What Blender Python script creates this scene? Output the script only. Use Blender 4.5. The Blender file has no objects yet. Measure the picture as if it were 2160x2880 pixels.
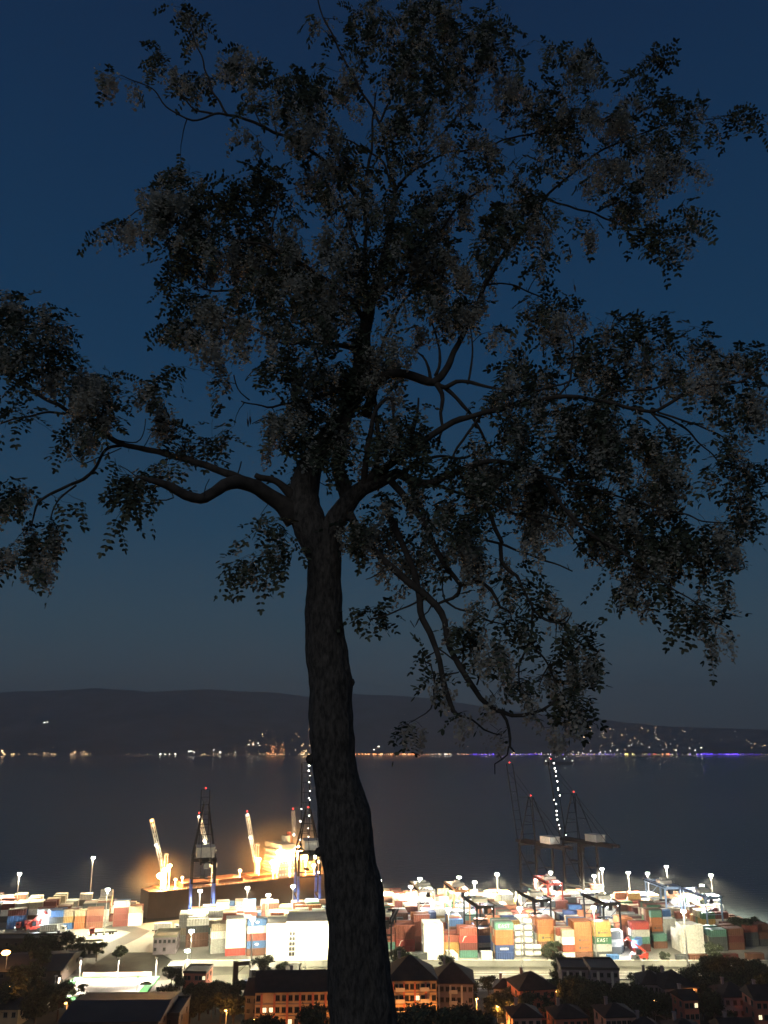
import bpy, math, random
import numpy as np
from mathutils import Vector, Matrix, noise
random.seed(7); RN = np.random.RandomState(11)
S = bpy.context.scene; COL = S.collection; rad = math.radians

# ------------------------------------------------------------------ camera
CAM_H, PITCH, F = 92.0, rad(15.22), 2330.0
cam = bpy.data.cameras.new('camera'); cam_o = bpy.data.objects.new('camera', cam); COL.objects.link(cam_o)
cam.sensor_fit = 'VERTICAL'; cam.sensor_height = 36; cam.sensor_width = 27; cam.lens = 36*F/2880
cam.clip_start = .1; cam.clip_end = 30000
cam_o.location = (0, 0, CAM_H); cam_o.rotation_euler = (rad(90)+PITCH, 0, 0); S.camera = cam_o
S.view_settings.view_transform = 'Standard'; S.view_settings.look = 'None'
S.view_settings.exposure = 0; S.view_settings.gamma = 1

# ------------------------------------------------------------------ night sky
W = bpy.data.worlds.new('World'); S.world = W; W.use_nodes = True
nt = W.node_tree; nt.nodes.clear()
out = nt.nodes.new('ShaderNodeOutputWorld'); bg = nt.nodes.new('ShaderNodeBackground')
tc = nt.nodes.new('ShaderNodeTexCoord'); sep = nt.nodes.new('ShaderNodeSeparateXYZ')
rmp = nt.nodes.new('ShaderNodeValToRGB'); bg.inputs[1].default_value = .1
nt.links.new(tc.outputs['Generated'], sep.inputs[0]); nt.links.new(sep.outputs[2], rmp.inputs[0])
SKY = [(0.0, (.052,.070,.088)), (.045, (.0560,.0860,.1120)), (.12, (.0350,.0730,.1070)), (.24, (.0145,.0535,.1030)),
       (.42, (.0058,.0365,.0905)), (.60, (.0048,.0270,.0745)), (.75, (.0050,.0200,.0590)), (1, (.004,.014,.042))]
while len(rmp.color_ramp.elements) < len(SKY): rmp.color_ramp.elements.new(.5)
for e, (p, c) in zip(rmp.color_ramp.elements, SKY): e.position = p
for e, (p, c) in zip(rmp.color_ramp.elements, SKY): e.color = tuple(v*10 for v in c)+(1,)
nt.links.new(rmp.outputs[0], bg.inputs[0]); nt.links.new(bg.outputs[0], out.inputs[0])
# very weak, broad sun added behind the camera as fill for trunk and foliage
sun = bpy.data.lights.new('fill_sun', 'SUN'); sun.energy = .52; sun.angle = rad(60); sun.color = (1, .98, .91)
sun_o = bpy.data.objects.new('fill_sun', sun); COL.objects.link(sun_o); sun_o.rotation_euler = (rad(72), 0, rad(-14))
S.cycles.use_light_tree = True; S.cycles.max_bounces = 5; S.cycles.diffuse_bounces = 2; S.cycles.glossy_bounces = 2
S.cycles.volume_bounces = 0; S.cycles.sample_clamp_indirect = 3; S.cycles.sample_clamp_direct = 0
S.cycles.caustics_reflective = False; S.cycles.caustics_refractive = False

# ------------------------------------------------------------------ helpers
cp, sp = math.cos(PITCH), math.sin(PITCH)
def ray(u, v):                       # photo pixel (2160x2880) -> direction, y = 1
    x, yv = (u-1080)/F, (1440-v)/F
    d = Vector((x, cp-sp*yv, sp+cp*yv)); return d/d.y
def at(u, v, dist):                  # point at world distance y
    r = ray(u, v); return Vector((r.x*dist, dist, CAM_H+r.z*dist))
def G(u, v, z=3.0):                  # point on a level plane
    r = ray(u, v); return at(u, v, (z-CAM_H)/r.z)
def yof(v, z=3.0): return G(1080, v, z).y
def proj(p):
    x, y, z = p[0], p[1], p[2]-CAM_H
    d = y*cp+z*sp; return 1080+F*x/d, 1440-F*(z*cp-y*sp)/d

def mat(name, col, rough=.8, metal=0, vary=.0, scale=1.0, bump=0, emit=None, es=0, island=False, dark=None, spec=None):
    m = bpy.data.materials.new(name); m.use_nodes = True; t = m.node_tree; b = t.nodes['Principled BSDF']
    b.inputs['Base Color'].default_value = (*col, 1); b.inputs['Roughness'].default_value = rough; b.inputs['Metallic'].default_value = metal
    if spec is not None: b.inputs['Specular IOR Level'].default_value = spec
    if emit: b.inputs['Emission Color'].default_value = (*emit, 1); b.inputs['Emission Strength'].default_value = es
    if vary or bump:
        tcn = t.nodes.new('ShaderNodeTexCoord'); n = t.nodes.new('ShaderNodeTexNoise')
        n.inputs['Scale'].default_value = scale; n.inputs['Detail'].default_value = 6
        t.links.new(tcn.outputs['Object'], n.inputs['Vector'])
        if vary:
            r = t.nodes.new('ShaderNodeValToRGB'); k = dark or tuple(c*(1-vary) for c in col)
            r.color_ramp.elements[0].position = .35; r.color_ramp.elements[1].position = .65
            r.color_ramp.elements[0].color = (*k, 1); r.color_ramp.elements[1].color = (*[min(1, c*(1+vary*.5)) for c in col], 1)
            if island:
                g = t.nodes.new('ShaderNodeNewGeometry'); t.links.new(g.outputs['Random Per Island'], r.inputs[0])
            else: t.links.new(n.outputs['Fac'], r.inputs[0])
            t.links.new(r.outputs[0], b.inputs['Base Color'])
        if bump:
            bu = t.nodes.new('ShaderNodeBump'); bu.inputs['Strength'].default_value = bump
            t.links.new(n.outputs['Fac'], bu.inputs['Height']); t.links.new(bu.outputs[0], b.inputs['Normal'])
    return m

class MB:
    def __init__(s): s.v = []; s.f = []; s.m = []
    def add(s, vs, fs, mi=0):
        o = len(s.v); s.v += [tuple(q) for q in vs]; s.f += [tuple(i+o for i in f) for f in fs]; s.m += [mi]*len(fs); return s
    def box(s, c, d, mi=0, rz=0, M=None):
        a, b, h = d[0]/2, d[1]/2, d[2]/2
        vs = [Vector((x*a, y*b, z*h)) for z in (-1, 1) for x, y in ((-1,-1),(1,-1),(1,1),(-1,1))]
        if rz: R = Matrix.Rotation(rz, 3, 'Z'); vs = [R@q for q in vs]
        vs = [q+Vector(c) for q in vs]
        if M: vs = [M@q for q in vs]
        return s.add(vs, [(0,3,2,1),(4,5,6,7),(0,1,5,4),(1,2,6,5),(2,3,7,6),(3,0,4,7)], mi)
    def bar(s, a, b, w, mi=0, n=4, w2=None):
        a, b = Vector(a), Vector(b); d = (b-a)
        if d.length < 1e-6: return s
        q = d.to_track_quat('Z', 'Y'); w2 = w if w2 is None else w2; vs = []
        for p, r in ((a, w), (b, w2)):
            for k in range(n):
                t = 2*math.pi*(k+.5)/n; vs.append(p+q@Vector((math.cos(t)*r, math.sin(t)*r, 0)))
        fs = [(k, (k+1) % n, n+(k+1) % n, n+k) for k in range(n)]+[tuple(range(n))[::-1], tuple(range(n, 2*n))]
        return s.add(vs, fs, mi)
    def prism(s, pts, z0, z1, mi=0):
        n = len(pts); vs = [(p[0], p[1], z0) for p in pts]+[(p[0], p[1], z1) for p in pts]
        return s.add(vs, [(k, (k+1) % n, n+(k+1) % n, n+k) for k in range(n)]+[tuple(range(n))[::-1], tuple(range(n, 2*n))], mi)
    def ball(s, c, r, mi=0, n=8, sq=1):
        vs = [(c[0], c[1], c[2]-r*sq)]; R_ = n//2
        for i in range(1, R_):
            t = math.pi*i/R_
            for k in range(n): f = 2*math.pi*k/n; vs.append((c[0]+r*math.sin(t)*math.cos(f), c[1]+r*math.sin(t)*math.sin(f), c[2]-r*sq*math.cos(t)))
        vs.append((c[0], c[1], c[2]+r*sq)); e = len(vs)-1; fs = []
        for k in range(n):
            fs.append((0, 1+(k+1) % n, 1+k)); fs.append((e, e-n+k, e-n+(k+1) % n))
            for i in range(R_-2): a = 1+i*n; fs.append((a+k, a+(k+1) % n, a+n+(k+1) % n, a+n+k))
        return s.add(vs, fs, mi)
    def mesh(s, name, mats):
        me = bpy.data.meshes.new(name); me.from_pydata(s.v, [], s.f)
        for m in (mats if isinstance(mats, (list, tuple)) else [mats]): me.materials.append(m)
        me.polygons.foreach_set('material_index', s.m); me.update(); return me
    def build(s, name, mats, parent=None):
        return link(name, s.mesh(name, mats), parent)
def link(name, data, parent=None, loc=None, rz=0):
    o = bpy.data.objects.new(name, data); COL.objects.link(o)
    if parent: o.parent = parent
    if loc is not None: o.location = loc
    if rz: o.rotation_euler = (0, 0, rz)
    return o
def tag(o, label, cat, group=None):
    o['label'] = label; o['category'] = cat
    if group: o['group'] = group
    return o
def struct(o): o['kind'] = 'structure'; return o
def thing(name, label, cat, loc=(0,0,0), rz=0, group=None):
    return tag(link(name, None, None, loc, rz), label, cat, group)
def dup(root, loc, rz=None, label=None, group=None):
    r = root.copy(); COL.objects.link(r); r.location = loc
    if rz is not None: r.rotation_euler = (0, 0, rz)
    if label: r['label'] = label
    if group: r['group'] = group
    for ch in list(root.children):
        c = ch.copy(); COL.objects.link(c); c.parent = r
        for g in list(ch.children):
            d = g.copy(); COL.objects.link(d); d.parent = c
    return r
def np_mesh(name, verts, nper, mats, mi=None, faces=None):
    """verts (N*nper,3): every nper verts make one polygon"""
    me = bpy.data.meshes.new(name); n = len(verts)//nper
    me.vertices.add(len(verts)); me.vertices.foreach_set('co', verts.astype(np.float32).ravel())
    me.loops.add(len(verts)); me.loops.foreach_set('vertex_index', np.arange(len(verts), dtype=np.int32))
    me.polygons.add(n); me.polygons.foreach_set('loop_start', np.arange(0, n*nper, nper, dtype=np.int32))
    for m in mats: me.materials.append(m)
    me.update(calc_edges=True); me.validate(); return me
def lamp(name, loc, power, col, r=.4, parent=None, spot=None):
    l = bpy.data.lights.new(name, 'SPOT' if spot else 'POINT'); l.energy = power; l.color = col; l.shadow_soft_size = r
    if spot: l.spot_size = spot; l.spot_blend = .6
    o = link(name, l, parent, loc); return o
ORD = ['', 'first','second','third','fourth','fifth','sixth','seventh','eighth','ninth','tenth','eleventh','twelfth','thirteenth','fourteenth','fifteenth','sixteenth','seventeenth','eighteenth','nineteenth','twentieth']
def ordn(k):
    if k < 21: return ORD[k]
    t = {2:'twenty',3:'thirty',4:'forty',5:'fifty'}[k//10]; return t+'-'+ORD[k % 10] if k % 10 else {2:'twentieth',3:'thirtieth',4:'fortieth',5:'fiftieth'}[k//10]

WHITE_L = (1.0, .885, .57); SODIUM = (1.0, .36, .075); WARM = (1.0, .62, .28)
M = {}
M['concrete'] = mat('concrete', (.30,.30,.27), .85, vary=.3, scale=.05, bump=.1)
M['asphalt'] = mat('asphalt', (.055,.053,.05), .75, vary=.35, scale=.06)
M['soil'] = mat('soil_and_scrub', (.035,.033,.024), .95, vary=.5, scale=.15, bump=.3)
M['paint'] = mat('road_paint', (.7,.7,.65), .7)
M['galv'] = mat('galvanised_steel', (.6,.61,.6), .5, .1, vary=.2, scale=3)
M['dark'] = mat('dark_steel', (.012,.012,.014), .8, 0, vary=.3, scale=1, spec=.1)
M['blue'] = mat('blue_painted_steel', (.04,.09,.42), .5, 0, vary=.25, scale=.6)
M['redsteel'] = mat('red_painted_steel', (.45,.05,.03), .5, vary=.25, scale=.6)
M['cream'] = mat('cream_painted_steel', (.62,.60,.52), .6, vary=.12, scale=.8)
M['white'] = mat('white_paint', (.78,.78,.74), .6, vary=.08, scale=.5)
M['lamp_w'] = mat('lit_floodlight', (.8,.8,.8), emit=(1,.97,.86), es=25)
M['lamp_o'] = mat('lit_sodium_lamp', (.8,.5,.2), emit=(1,.45,.12), es=22)
M['lamp_r'] = mat('red_beacon', (.5,.02,.02), emit=(1,.04,.03), es=8)
M['win_lit'] = mat('lit_window', (.8,.7,.5), emit=(1,.82,.5), es=1.6)
M['win'] = mat('dark_window_glass', (.015,.017,.02), .1)
M['frame'] = mat('window_frame', (.10,.09,.08), .7)
M['rubber'] = mat('rubber', (.02,.02,.02), .9)

# ------------------------------------------------------------------ terrain, sea
FAR = [(-900, 2545), (395, 2552), (400, 2598), (960, 2538), (1640, 2537), (1800, 2545), (2000, 2578), (2160, 2625), (2300, 2680)]
far_pts = [G(u, v) for u, v in FAR]
fx = [p.x for p in far_pts]; fy = [p.y for p in far_pts]
fx2 = fx+[fx[-1]+60, 1200]; fy2 = fy+[380, 372]
def coast(x): return float(np.interp(x, fx2, fy2))
PY = [-400,-60,0,3,6,15,40,80,130,180,230,280,330,380,3000]; PZ = [130,93.5,90.4,90.2,89.5,84,72,56,38,22,10,5,3.0,3.0,3.0]
def gz(x, y):
    z = float(np.interp(y, PY, PZ)); c = coast(x)
    if 15 < y < 250: z += 1.2*noise.noise(Vector((x*.02, y*.02, 0)))
    if y > c-4: z = 3-min(1, (y-c+4)/10)*12
    return z
ys = np.concatenate([np.arange(-400, -20, 20), np.arange(-20, 30, 1.5), np.arange(30, 380, 7), np.arange(380, 660, 5), [700, 900]])
xs = np.concatenate([np.arange(-1100, -360, 20), np.arange(-360, 360, 6), np.arange(360, 1101, 20)])
b = MB(); nx = len(xs)
vs = [(x, y, gz(x, y)) for y in ys for x in xs]
b.add(vs, [(j*nx+i, j*nx+i+1, (j+1)*nx+i+1, (j+1)*nx+i) for j in range(len(ys)-1) for i in range(nx-1)])
struct(b.build('ground', M['soil']))

m = mat('sea_water', (.045,.060,.072), .17, spec=.5); t = m.node_tree; bs = t.nodes['Principled BSDF']; bs.inputs['IOR'].default_value = 1.33
tcn = t.nodes.new('ShaderNodeTexCoord'); n1 = t.nodes.new('ShaderNodeTexNoise'); n1.inputs['Scale'].default_value = .12; n1.inputs['Detail'].default_value = 5
mp = t.nodes.new('ShaderNodeMapping'); mp.inputs['Scale'].default_value = (1, 2.2, 1); bu = t.nodes.new('ShaderNodeBump'); bu.inputs['Strength'].default_value = .35; bu.inputs['Distance'].default_value = .8
t.links.new(tcn.outputs['Object'], mp.inputs[0]); t.links.new(mp.outputs[0], n1.inputs[0]); t.links.new(n1.outputs['Fac'], bu.inputs['Height']); t.links.new(bu.outputs[0], bs.inputs['Normal'])
b = MB(); b.add([(-6100,340,0),(6100,340,0),(6100,5200,0),(-6100,5200,0)], [(0,1,2,3)]); struct(b.build('sea', m))

# far hills
SHORE = 4500
prof = [(-400,1500),(0,1495),(100,1492),(200,1487),(320,1494),(450,1489),(600,1497),(660,1504),(765,1499),(850,1502),(940,1509),(1050,1529),(1150,1541),(1250,1547),(1330,1559),(1450,1570),(1659,1578),(2100,1590)]
pu = [p[0]*1.302 for p in prof]; pv = [p[1]*1.302 for p in prof]
RID = 6600
def hill(x, y):
    t = (y-SHORE)/(RID-SHORE)
    if t < 0: return -4+4*(y-SHORE+120)/120*1.0
    u = 1080+x/(RID*(cp+sp*0.02))*F
    v = float(np.interp(u, pu, pv)); top = at(1080, v, RID).z
    n = noise.fractal(Vector((x*.0011, y*.0011, 3)), 1, 2, 5)
    s = min(1, t); s = s*s*(3-2*s)*.55+s*.45
    z = top*s+n*60*math.sin(math.pi*min(1, t))+noise.fractal(Vector((x*.004, y*.004, 1)), 1, 2, 4)*7*min(1, t*3)
    if t > 1: z = top*(1-.25*(t-1))+noise.fractal(Vector((x*.004, y*.004, 1)), 1, 2, 4)*7-(t-1)*60
    return max(1.5, z) if t > .01 else 1.5
b = MB(); hx = np.arange(-5200, 5201, 50); hy = np.concatenate([[SHORE-40], np.arange(SHORE, 7400, 60)]); nx = len(hx)
b.add([(x, y, hill(x, y) if y >= SHORE else -3) for y in hy for x in hx], [(j*nx+i, j*nx+i+1, (j+1)*nx+i+1, (j+1)*nx+i) for j in range(len(hy)-1) for i in range(nx-1)])
hm = mat('wooded_hillside', (.11,.115,.14), .95, vary=.5, scale=.006)
struct(b.build('hills', hm))
for p in bpy.data.objects['hills'].data.polygons: p.use_smooth = True
VEIL = .0006
# ------------------------------------------------------------------ quay, roads
b = MB(); yq = 371.0
poly = [(-420, 392), (-96, 392), (-82, yq), (330, yq)]+[(p.x, p.y) for p in reversed(far_pts)]
poly[3] = (far_pts[-1].x+25, yq)
b.prism(poly, -6, 3.15); struct(b.build('container_quay', mat('yard_paving', (.27,.265,.235), .8, vary=.25, scale=.035, bump=.1)))
def strip(name, pts, w, z, m):
    b = MB(); n = len(pts); L = []
    for i, p in enumerate(pts):
        a = pts[max(0, i-1)]; c = pts[min(n-1, i+1)]; d = Vector((c[0]-a[0], c[1]-a[1])).normalized(); q = Vector((-d.y, d.x))*w/2
        L += [(p[0]+q.x, p[1]+q.y, z), (p[0]-q.x, p[1]-q.y, z)]
    b.add(L, [(2*i, 2*i+1, 2*i+3, 2*i+2) for i in range(n-1)]); return b.build(name, m)
M['road'] = mat('lit_asphalt', (.085,.082,.066), .8, vary=.3, scale=.08)
struct(strip('highway', [(-260,262),(-200,281),(-140,308),(-95,331),(-60,343),(-20,349.5),(60,350.5),(150,351),(420,352)], 29, 3.06, M['road']))
for k, dy in enumerate((-11, -7.4, 7.4, 11)):
    struct(strip('lane_marking', [(-20,349.5+dy),(60,350.5+dy),(150,351+dy),(420,352+dy)], .25, 3.068, M['paint']))
b = MB(); b.box((200, 350.6, 3.3), (440, 1.0, .6)); struct(b.build('median_kerb', M['concrete']))
pts = [G(900/3.072, 2380+900/3.072), G(1000/3.072,2380+850/3.072), G(1130/3.072,2380+790/3.072), G(1215/3.072,2380+740/3.072), G(1180/3.072,2380+700/3.072)]
struct(strip('access_road', [(p.x, p.y) for p in [G(200,2735)]+pts[:4]+[G(360,2612), G(300,2606)]], 9, 3.17, M['asphalt']))
# boundary wall of the port
t = thing('boundary_wall', 'long low concrete wall between the container yard and the highway', 'wall', (0, yq-1, 3))
b = MB(); b.box((115, 0, 1.1), (390, .3, 2.2)); b.build('wall_panel', M['concrete'], t)
b = MB(); b.box((115, 0, 2.27), (390, .5, .14)); b.build('coping', M['cream'], t)
b = MB()
for k in range(39): b.box((-75+k*10, -.28, 1.15), (.4, .25, 2.3))
b.build('post', M['concrete'], t)

# ------------------------------------------------------------------ containers
CL, CW, CH = 7.7, 2.44, 2.85
PAL = {'rust red':(.34,.085,.05),'maroon':(.18,.04,.03),'orange':(.46,.15,.045),'ochre yellow':(.52,.31,.08),'white':(.78,.77,.70),
       'pale grey':(.45,.46,.42),'dark grey':(.09,.10,.10),'navy blue':(.03,.07,.22),'bright blue':(.06,.20,.50),'sea green':(.10,.27,.21),
       'dark green':(.04,.16,.08),'brown':(.22,.09,.05),'red':(.45,.05,.035),'tan':(.52,.44,.30)}
PAL = {k: (c if k == 'white' else tuple(q*.72+.05*sum(c)/3 for q in c)) for k, c in PAL.items()}
CM = {k: mat('container_paint_'+k.replace(' ', '_'), c, .6, vary=.08 if k == 'white' else .22, scale=1.1, bump=.03, dark=tuple(q*.8+.01 for q in c)) for k, c in PAL.items()}
def cont_geo(mb, M_, mi, fine=True):
    l, w, h = CL, CW, CH-.04
    if not fine: return mb.box((0,0,h/2), (l,w,h), mi, M=M_)
    for x in (-1, 1):
        for y in (-1, 1): mb.box((x*(l/2-.08), y*(w/2-.08), h/2), (.16,.16,h), mi, M=M_)
    for y in (-1, 1):
        for z in (.09, h-.06): mb.box((0, y*(w/2-.05), z), (l-.32,.09,.13), mi, M=M_)
    for x in (-1, 1):
        for z in (.09, h-.06): mb.box((x*(l/2-.05), 0, z), (.09,w-.32,.13), mi, M=M_)
    n = 15; pts = []                                                  # corrugated long sides
    for s in (-1, 1):
        P = []
        for k in range(n*2+1):
            x = -l/2+.16+(l-.32)*k/(n*2); d = .04 if (k//1) % 4 in (0, 1) else .12; P.append((x, s*(w/2-d)))
        vs = [(x, y, .15) for x, y in P]+[(x, y, h-.12) for x, y in P]; m_ = len(P)
        if M_: vs = [M_@Vector(q) for q in vs]
        f = [(k, k+1, m_+k+1, m_+k) for k in range(m_-1)]
        if s > 0: f = [q[::-1] for q in f]
        mb.add(vs, f, mi)
    mb.box((0,0,h-.08), (l-.2,w-.2,.06), mi, M=M_); mb.box((0,0,.12), (l-.2,w-.2,.06), mi, M=M_)
    for s in (-1, 1):
        mb.box((s*(l/2-.1), 0, h/2), (.06,w-.3,h-.3), mi, M=M_)
    for y in (-.75,-.3,.3,.75): mb.bar(*[M_@Vector(q) if M_ else q for q in ((-l/2+.03,y,.2),(-l/2+.03,y,h-.2))], .03, mi)
    return mb
CMESH = {k: cont_geo(MB(), None, 0).mesh('shipping_container', CM[k]) for k in PAL}
def letters(kind):
    b = MB(); y = -CW/2-.02
    if kind == 'letters':       # four block capitals, as far as the photo shows them
        for k, ch in enumerate('EAST'):
            x0 = -2.3+k*1.25; q = lambda *p: [b.bar((x0+p[i][0], y, .9+p[i][1]), (x0+p[i+1][0], y, .9+p[i+1][1]), .1) for i in range(len(p)-1)]
            if ch == 'E': q((.7,0),(0,0),(0,1.2),(.7,1.2)); q((0,.6),(.6,.6))
            if ch == 'A': q((0,0),(.4,1.2),(.8,0)); q((.15,.4),(.65,.4))
            if ch == 'S': q((0,.1),(.4,0),(.75,.3),(.4,.6),(.05,.85),(.4,1.2),(.75,1.1))
            if ch == 'T': q((.4,0),(.4,1.2)); q((0,1.2),(.8,1.2))
        return b.mesh('lettering', M['white'])
    if kind == 'slash':
        b.bar((-2.6,y,.4),(-1.7,y,2.4),.16); b.bar((-1.8,y,2.4),(-.9,y,2.4),.12); return b.mesh('logo', M['white'])
    if kind == 'badge':
        b.box((-1.5,y,1.5),(.9,.03,.9)); 
        for k in range(5): b.box((-.5+k*.65,y,1.45),(.4,.03,.5))
        return b.mesh('logo', CM['dark grey'])
    if kind == 'star':
        b.add([(-1,y,1.5),(0,y,.9),(1,y,1.5),(0,y,2.1)], [(0,1,2,3)]); return b.mesh('logo', M['white'])
    if kind == 'band':
        for k in range(6): b.box((-1.7+k*.6,y,1.6),(.42,.03,.45))
        b.box((-.2,y,1.15),(3.6,.03,.15)); return b.mesh('lettering', M['white'])
MARK = {k: letters(k) for k in ('letters','slash','badge','star','band')}
NIND = [0]
STUFF = MB(); PALK = list(PAL)
def container(col, loc, rz, label, group, mark=None):
    o = link('shipping_container', CMESH[col], None, loc, rz); tag(o, label, 'container', group)
    if mark: link('lettering' if mark in ('letters','band') else 'logo', MARK[mark], o)
    NIND[0] += 1; return o
def stuff(col, loc, rz, k=1): cont_geo(STUFF, Matrix.Translation(loc)@Matrix.Rotation(rz, 4, 'Z')@Matrix.Diagonal((k,1,1,1)), PALK.index(col), False)
def tierw(k, n):
    if k == n-1: return 'topmost'
    if k == 0: return 'bottom'
    return ordn(k+1)+' from the ground'
def wcol(bias=None):
    L = ['rust red']*5+['maroon']*5+['brown']*5+['orange']*4+['ochre yellow']*2+['white']*3+['pale grey']*4+['dark grey']*3+['navy blue']*2+['bright blue']*2+['sea green']*2+['dark green']*2+['red']*1+['tan']*4
    return random.choice(bias or L)
# hand placed front stacks: left px, right px, base v, colours bottom->top, yaw deg, rows behind, phrase, marks
FRONT = [
 (1066,1108,2692,['pale grey','sea green','rust red','maroon'],6,3,'front stack half hidden by the tree trunk, right side',{}),
 (1116,1163,2684,['red','red','rust red','rust red'],6,4,'front stack just right of the trunk with bright red base',{0:'slash',1:'slash'}),
 (1166,1206,2674,['brown','maroon','rust red','rust red','rust red'],6,3,'tall maroon stack left of the white block',{}),
 (1196,1244,2706,['white','white','white','white','white'],4,4,'glaring white block right of the maroon stack',{}),
 (1247,1288,2692,['ochre yellow','ochre yellow','rust red'],4,4,'yellow based stack right of the white block',{}),
 (1296,1340,2694,['sea green','maroon','red','rust red'],5,3,'stack with teal base and white slash mark',{2:'slash'}),
 (1398,1443,2701,['navy blue','navy blue','orange','orange','sea green'],5,4,'navy based front stack under the green lettered box',{1:'band',4:'letters'}),
 (1518,1558,2690,['brown','brown','ochre yellow','orange','orange'],5,4,'stack right of the white tank containers',{2:'badge'}),
 (1560,1580,2688,['dark grey','maroon','maroon'],5,3,'dark stack just right of the orange and brown one',{}),
 (1586,1616,2700,['white','rust red','white','tan'],5,3,'white and red stack left of the orange stack with badges',{}),
 (1621,1664,2698,['brown','orange','orange','orange','orange'],5,4,'tall orange stack with two badge marks',{1:'badge',2:'badge'}),
 (1676,1720,2698,['dark grey','pale grey','dark green','ochre yellow','ochre yellow'],5,4,'stack with green lettered box above grey boxes',{0:'band',2:'letters',3:'badge'}),
 (1724,1748,2684,['dark grey','pale grey','dark grey'],5,3,'low grey stack beside the lettered green one',{}),
 (1784,1828,2676,['maroon','sea green','pale grey','red'],5,3,'stack behind the blue lit loader',{}),
 (1838,1866,2660,['pale grey','dark grey','orange','orange','sea green'],5,3,'stack with orange boxes under a teal top',{2:'badge'}),
 (1924,1981,2684,['white','white','white','white'],8,5,'glaring white block near the right end of the yard',{}),
 (2004,2046,2676,['dark grey','dark grey','sea green'],8,4,'dim grey stack right of the white end block',{}),
 (2050,2094,2672,['brown','maroon','brown'],8,4,'dim brown stack at the right end of the yard',{}),
 (524,578,2664,['brown','brown','dark grey','white'],15,3,'brown stack in front of the quay crane',{}),
 (593,635,2682,['pale grey','pale grey','white','tan'],14,3,'pale grey stack left of the white and red one',{}),
 (635,684,2688,['red','white','white','white','white'],14,3,'white stack standing on a red box',{}),
 (695,743,2688,['brown','bright blue','rust red','white','bright blue'],14,3,'blue, white and brown striped stack',{1:'star',4:'star'}),
 (20,62,2612,['bright blue','bright blue','maroon'],16,3,'blue stack at the far left of the yard',{}),
 (102,138,2612,['white','tan','pale grey'],16,3,'pale stack right of the blue ones at far left',{}),
 (140,172,2616,['pale grey','dark grey','bright blue'],16,3,'low mixed stack left of the yellow one',{}),
 (176,206,2614,['bright blue','ochre yellow','tan'],16,2,'yellow stack in the left yard',{}),
 (208,240,2613,['orange','orange','tan'],16,3,'orange stack in the left yard',{}),
 (242,282,2612,['brown','maroon','brown'],16,3,'brown stack left of the red truck',{}),
 (318,356,2606,['maroon','maroon','maroon','pale grey'],16,3,'maroon stack behind the red truck',{}),
 (360,392,2604,['white','white','tan'],16,3,'white stack right of the maroon one in the left yard',{}),
]
foot = []                                   # footprints already taken (x, y, r)
for (u0, u1, v, cols, yaw, deep, ph, marks) in FRONT:
    p = G((u0+u1)/2, v, 3.15); p.y += CW/2; a = rad(yaw); sx = (u1-u0)/F*p.y*1.03/CL
    for r in range(deep):
        for k in range(len(cols)+(0 if r == 0 else random.choice((0,0,-1)))):
            q = p+Matrix.Rotation(a, 3, 'Z')@Vector((0, r*(CW+.12), 0)); q.z = 3.16+k*CH
            c = cols[k] if r == 0 else (cols[k] if cols[k] == 'white' or random.random() < .3 else wcol())
            if r == 0:
                o = container(c, q, a, '%s container, %s, %s' % (c, 'topmost' if k == len(cols)-1 else 'bottom' if k == 0 else ORD[k+1]+' tier', ph), 'stacked shipping containers in the yard', marks.get(k))
                o.scale = (sx, 1, 1)
            else: stuff(c, q, a)
    for r in range(deep): foot.append((p+Matrix.Rotation(a, 3, 'Z')@Vector((0, r*CW, 0)), CL*sx/2))
# low single boxes along the wall
for (u0, u1, v, c, ph) in [(1146,1188,2703,'white','lying alone by the wall right of the trunk'),(1713,1742,2709,'bright blue','alone on the ground by the wall near the lettered stack'),
        (1907,1937,2710,'dark grey','standing alone left of the white end block'),(1944,1992,2708,'brown','with pale lit roof in front of the white end block'),
        (2030,2077,2706,'maroon','alone by the wall near the right edge'),(2106,2150,2704,'brown','last along the wall at the right edge'),
        (1357,1384,2699,'white','short and alone left of the navy based stack')]:
    p = G((u0+u1)/2, v, 3.16); p.y += 1.6
    o = container(c, p, rad(2), '%s shipping container %s' % (c, ph), 'single containers along the wall'); o.scale = ((u1-u0)/F*p.y/CL, 1, 1); foot.append((p, 4))
# procedural blocks behind: (segments) -> candidate list
cand = []; PS = .8
def block(u0, u1, vy, rows, tmax, yaw, bias=None, gap=.35):
    p0 = G(u0, vy, 3.15); p1 = G(u1, vy, 3.15); x = p0.x; y0 = p0.y; seg = 0; a = rad(yaw); k = 0
    while x < p1.x:
        if seg >= random.choice((4,5,6)): x += random.choice((3, 5, 9)); seg = 0; y0 = p0.y+random.uniform(-1.5, 2)
        base_t = random.choices((tmax, tmax-1, tmax-2, 1), (6,6,2,1))[0]; cc = wcol(bias)
        for r in range(rows):
            t = max(1, min(tmax+(random.random() < .06), base_t+random.choice((-1,0,0,0,0,1))))
            q = Vector((x, y0, 3.16))+Matrix.Rotation(a, 3, 'Z')@Vector((0, r*(CW+.12), 0)); q.y += seg*CL*PS*math.sin(a); 
            if q.y > coast(q.x)-9: continue
            if any(abs(q.x-f.x) < 4.2+hw and abs(q.y-f.y) < 2.9 for f, hw in foot): continue
            for n in range(t): cand.append((q+Vector((0,0,n*CH)), a, cc if random.random() < .3 else wcol(bias), n, t, k, vy))
        x += (CL*PS+gap)*math.cos(a); seg += 1; k += 1
BR = ['tan']*3+['white']*2+['pale grey']*3+['brown']*2+['maroon']*2+['bright blue','sea green','rust red','orange','ochre yellow']
VROWS = [(2668,4),(2644,4),(2623,4),(2604,4),(2587,4),(2571,3),(2557,3)]
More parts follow.
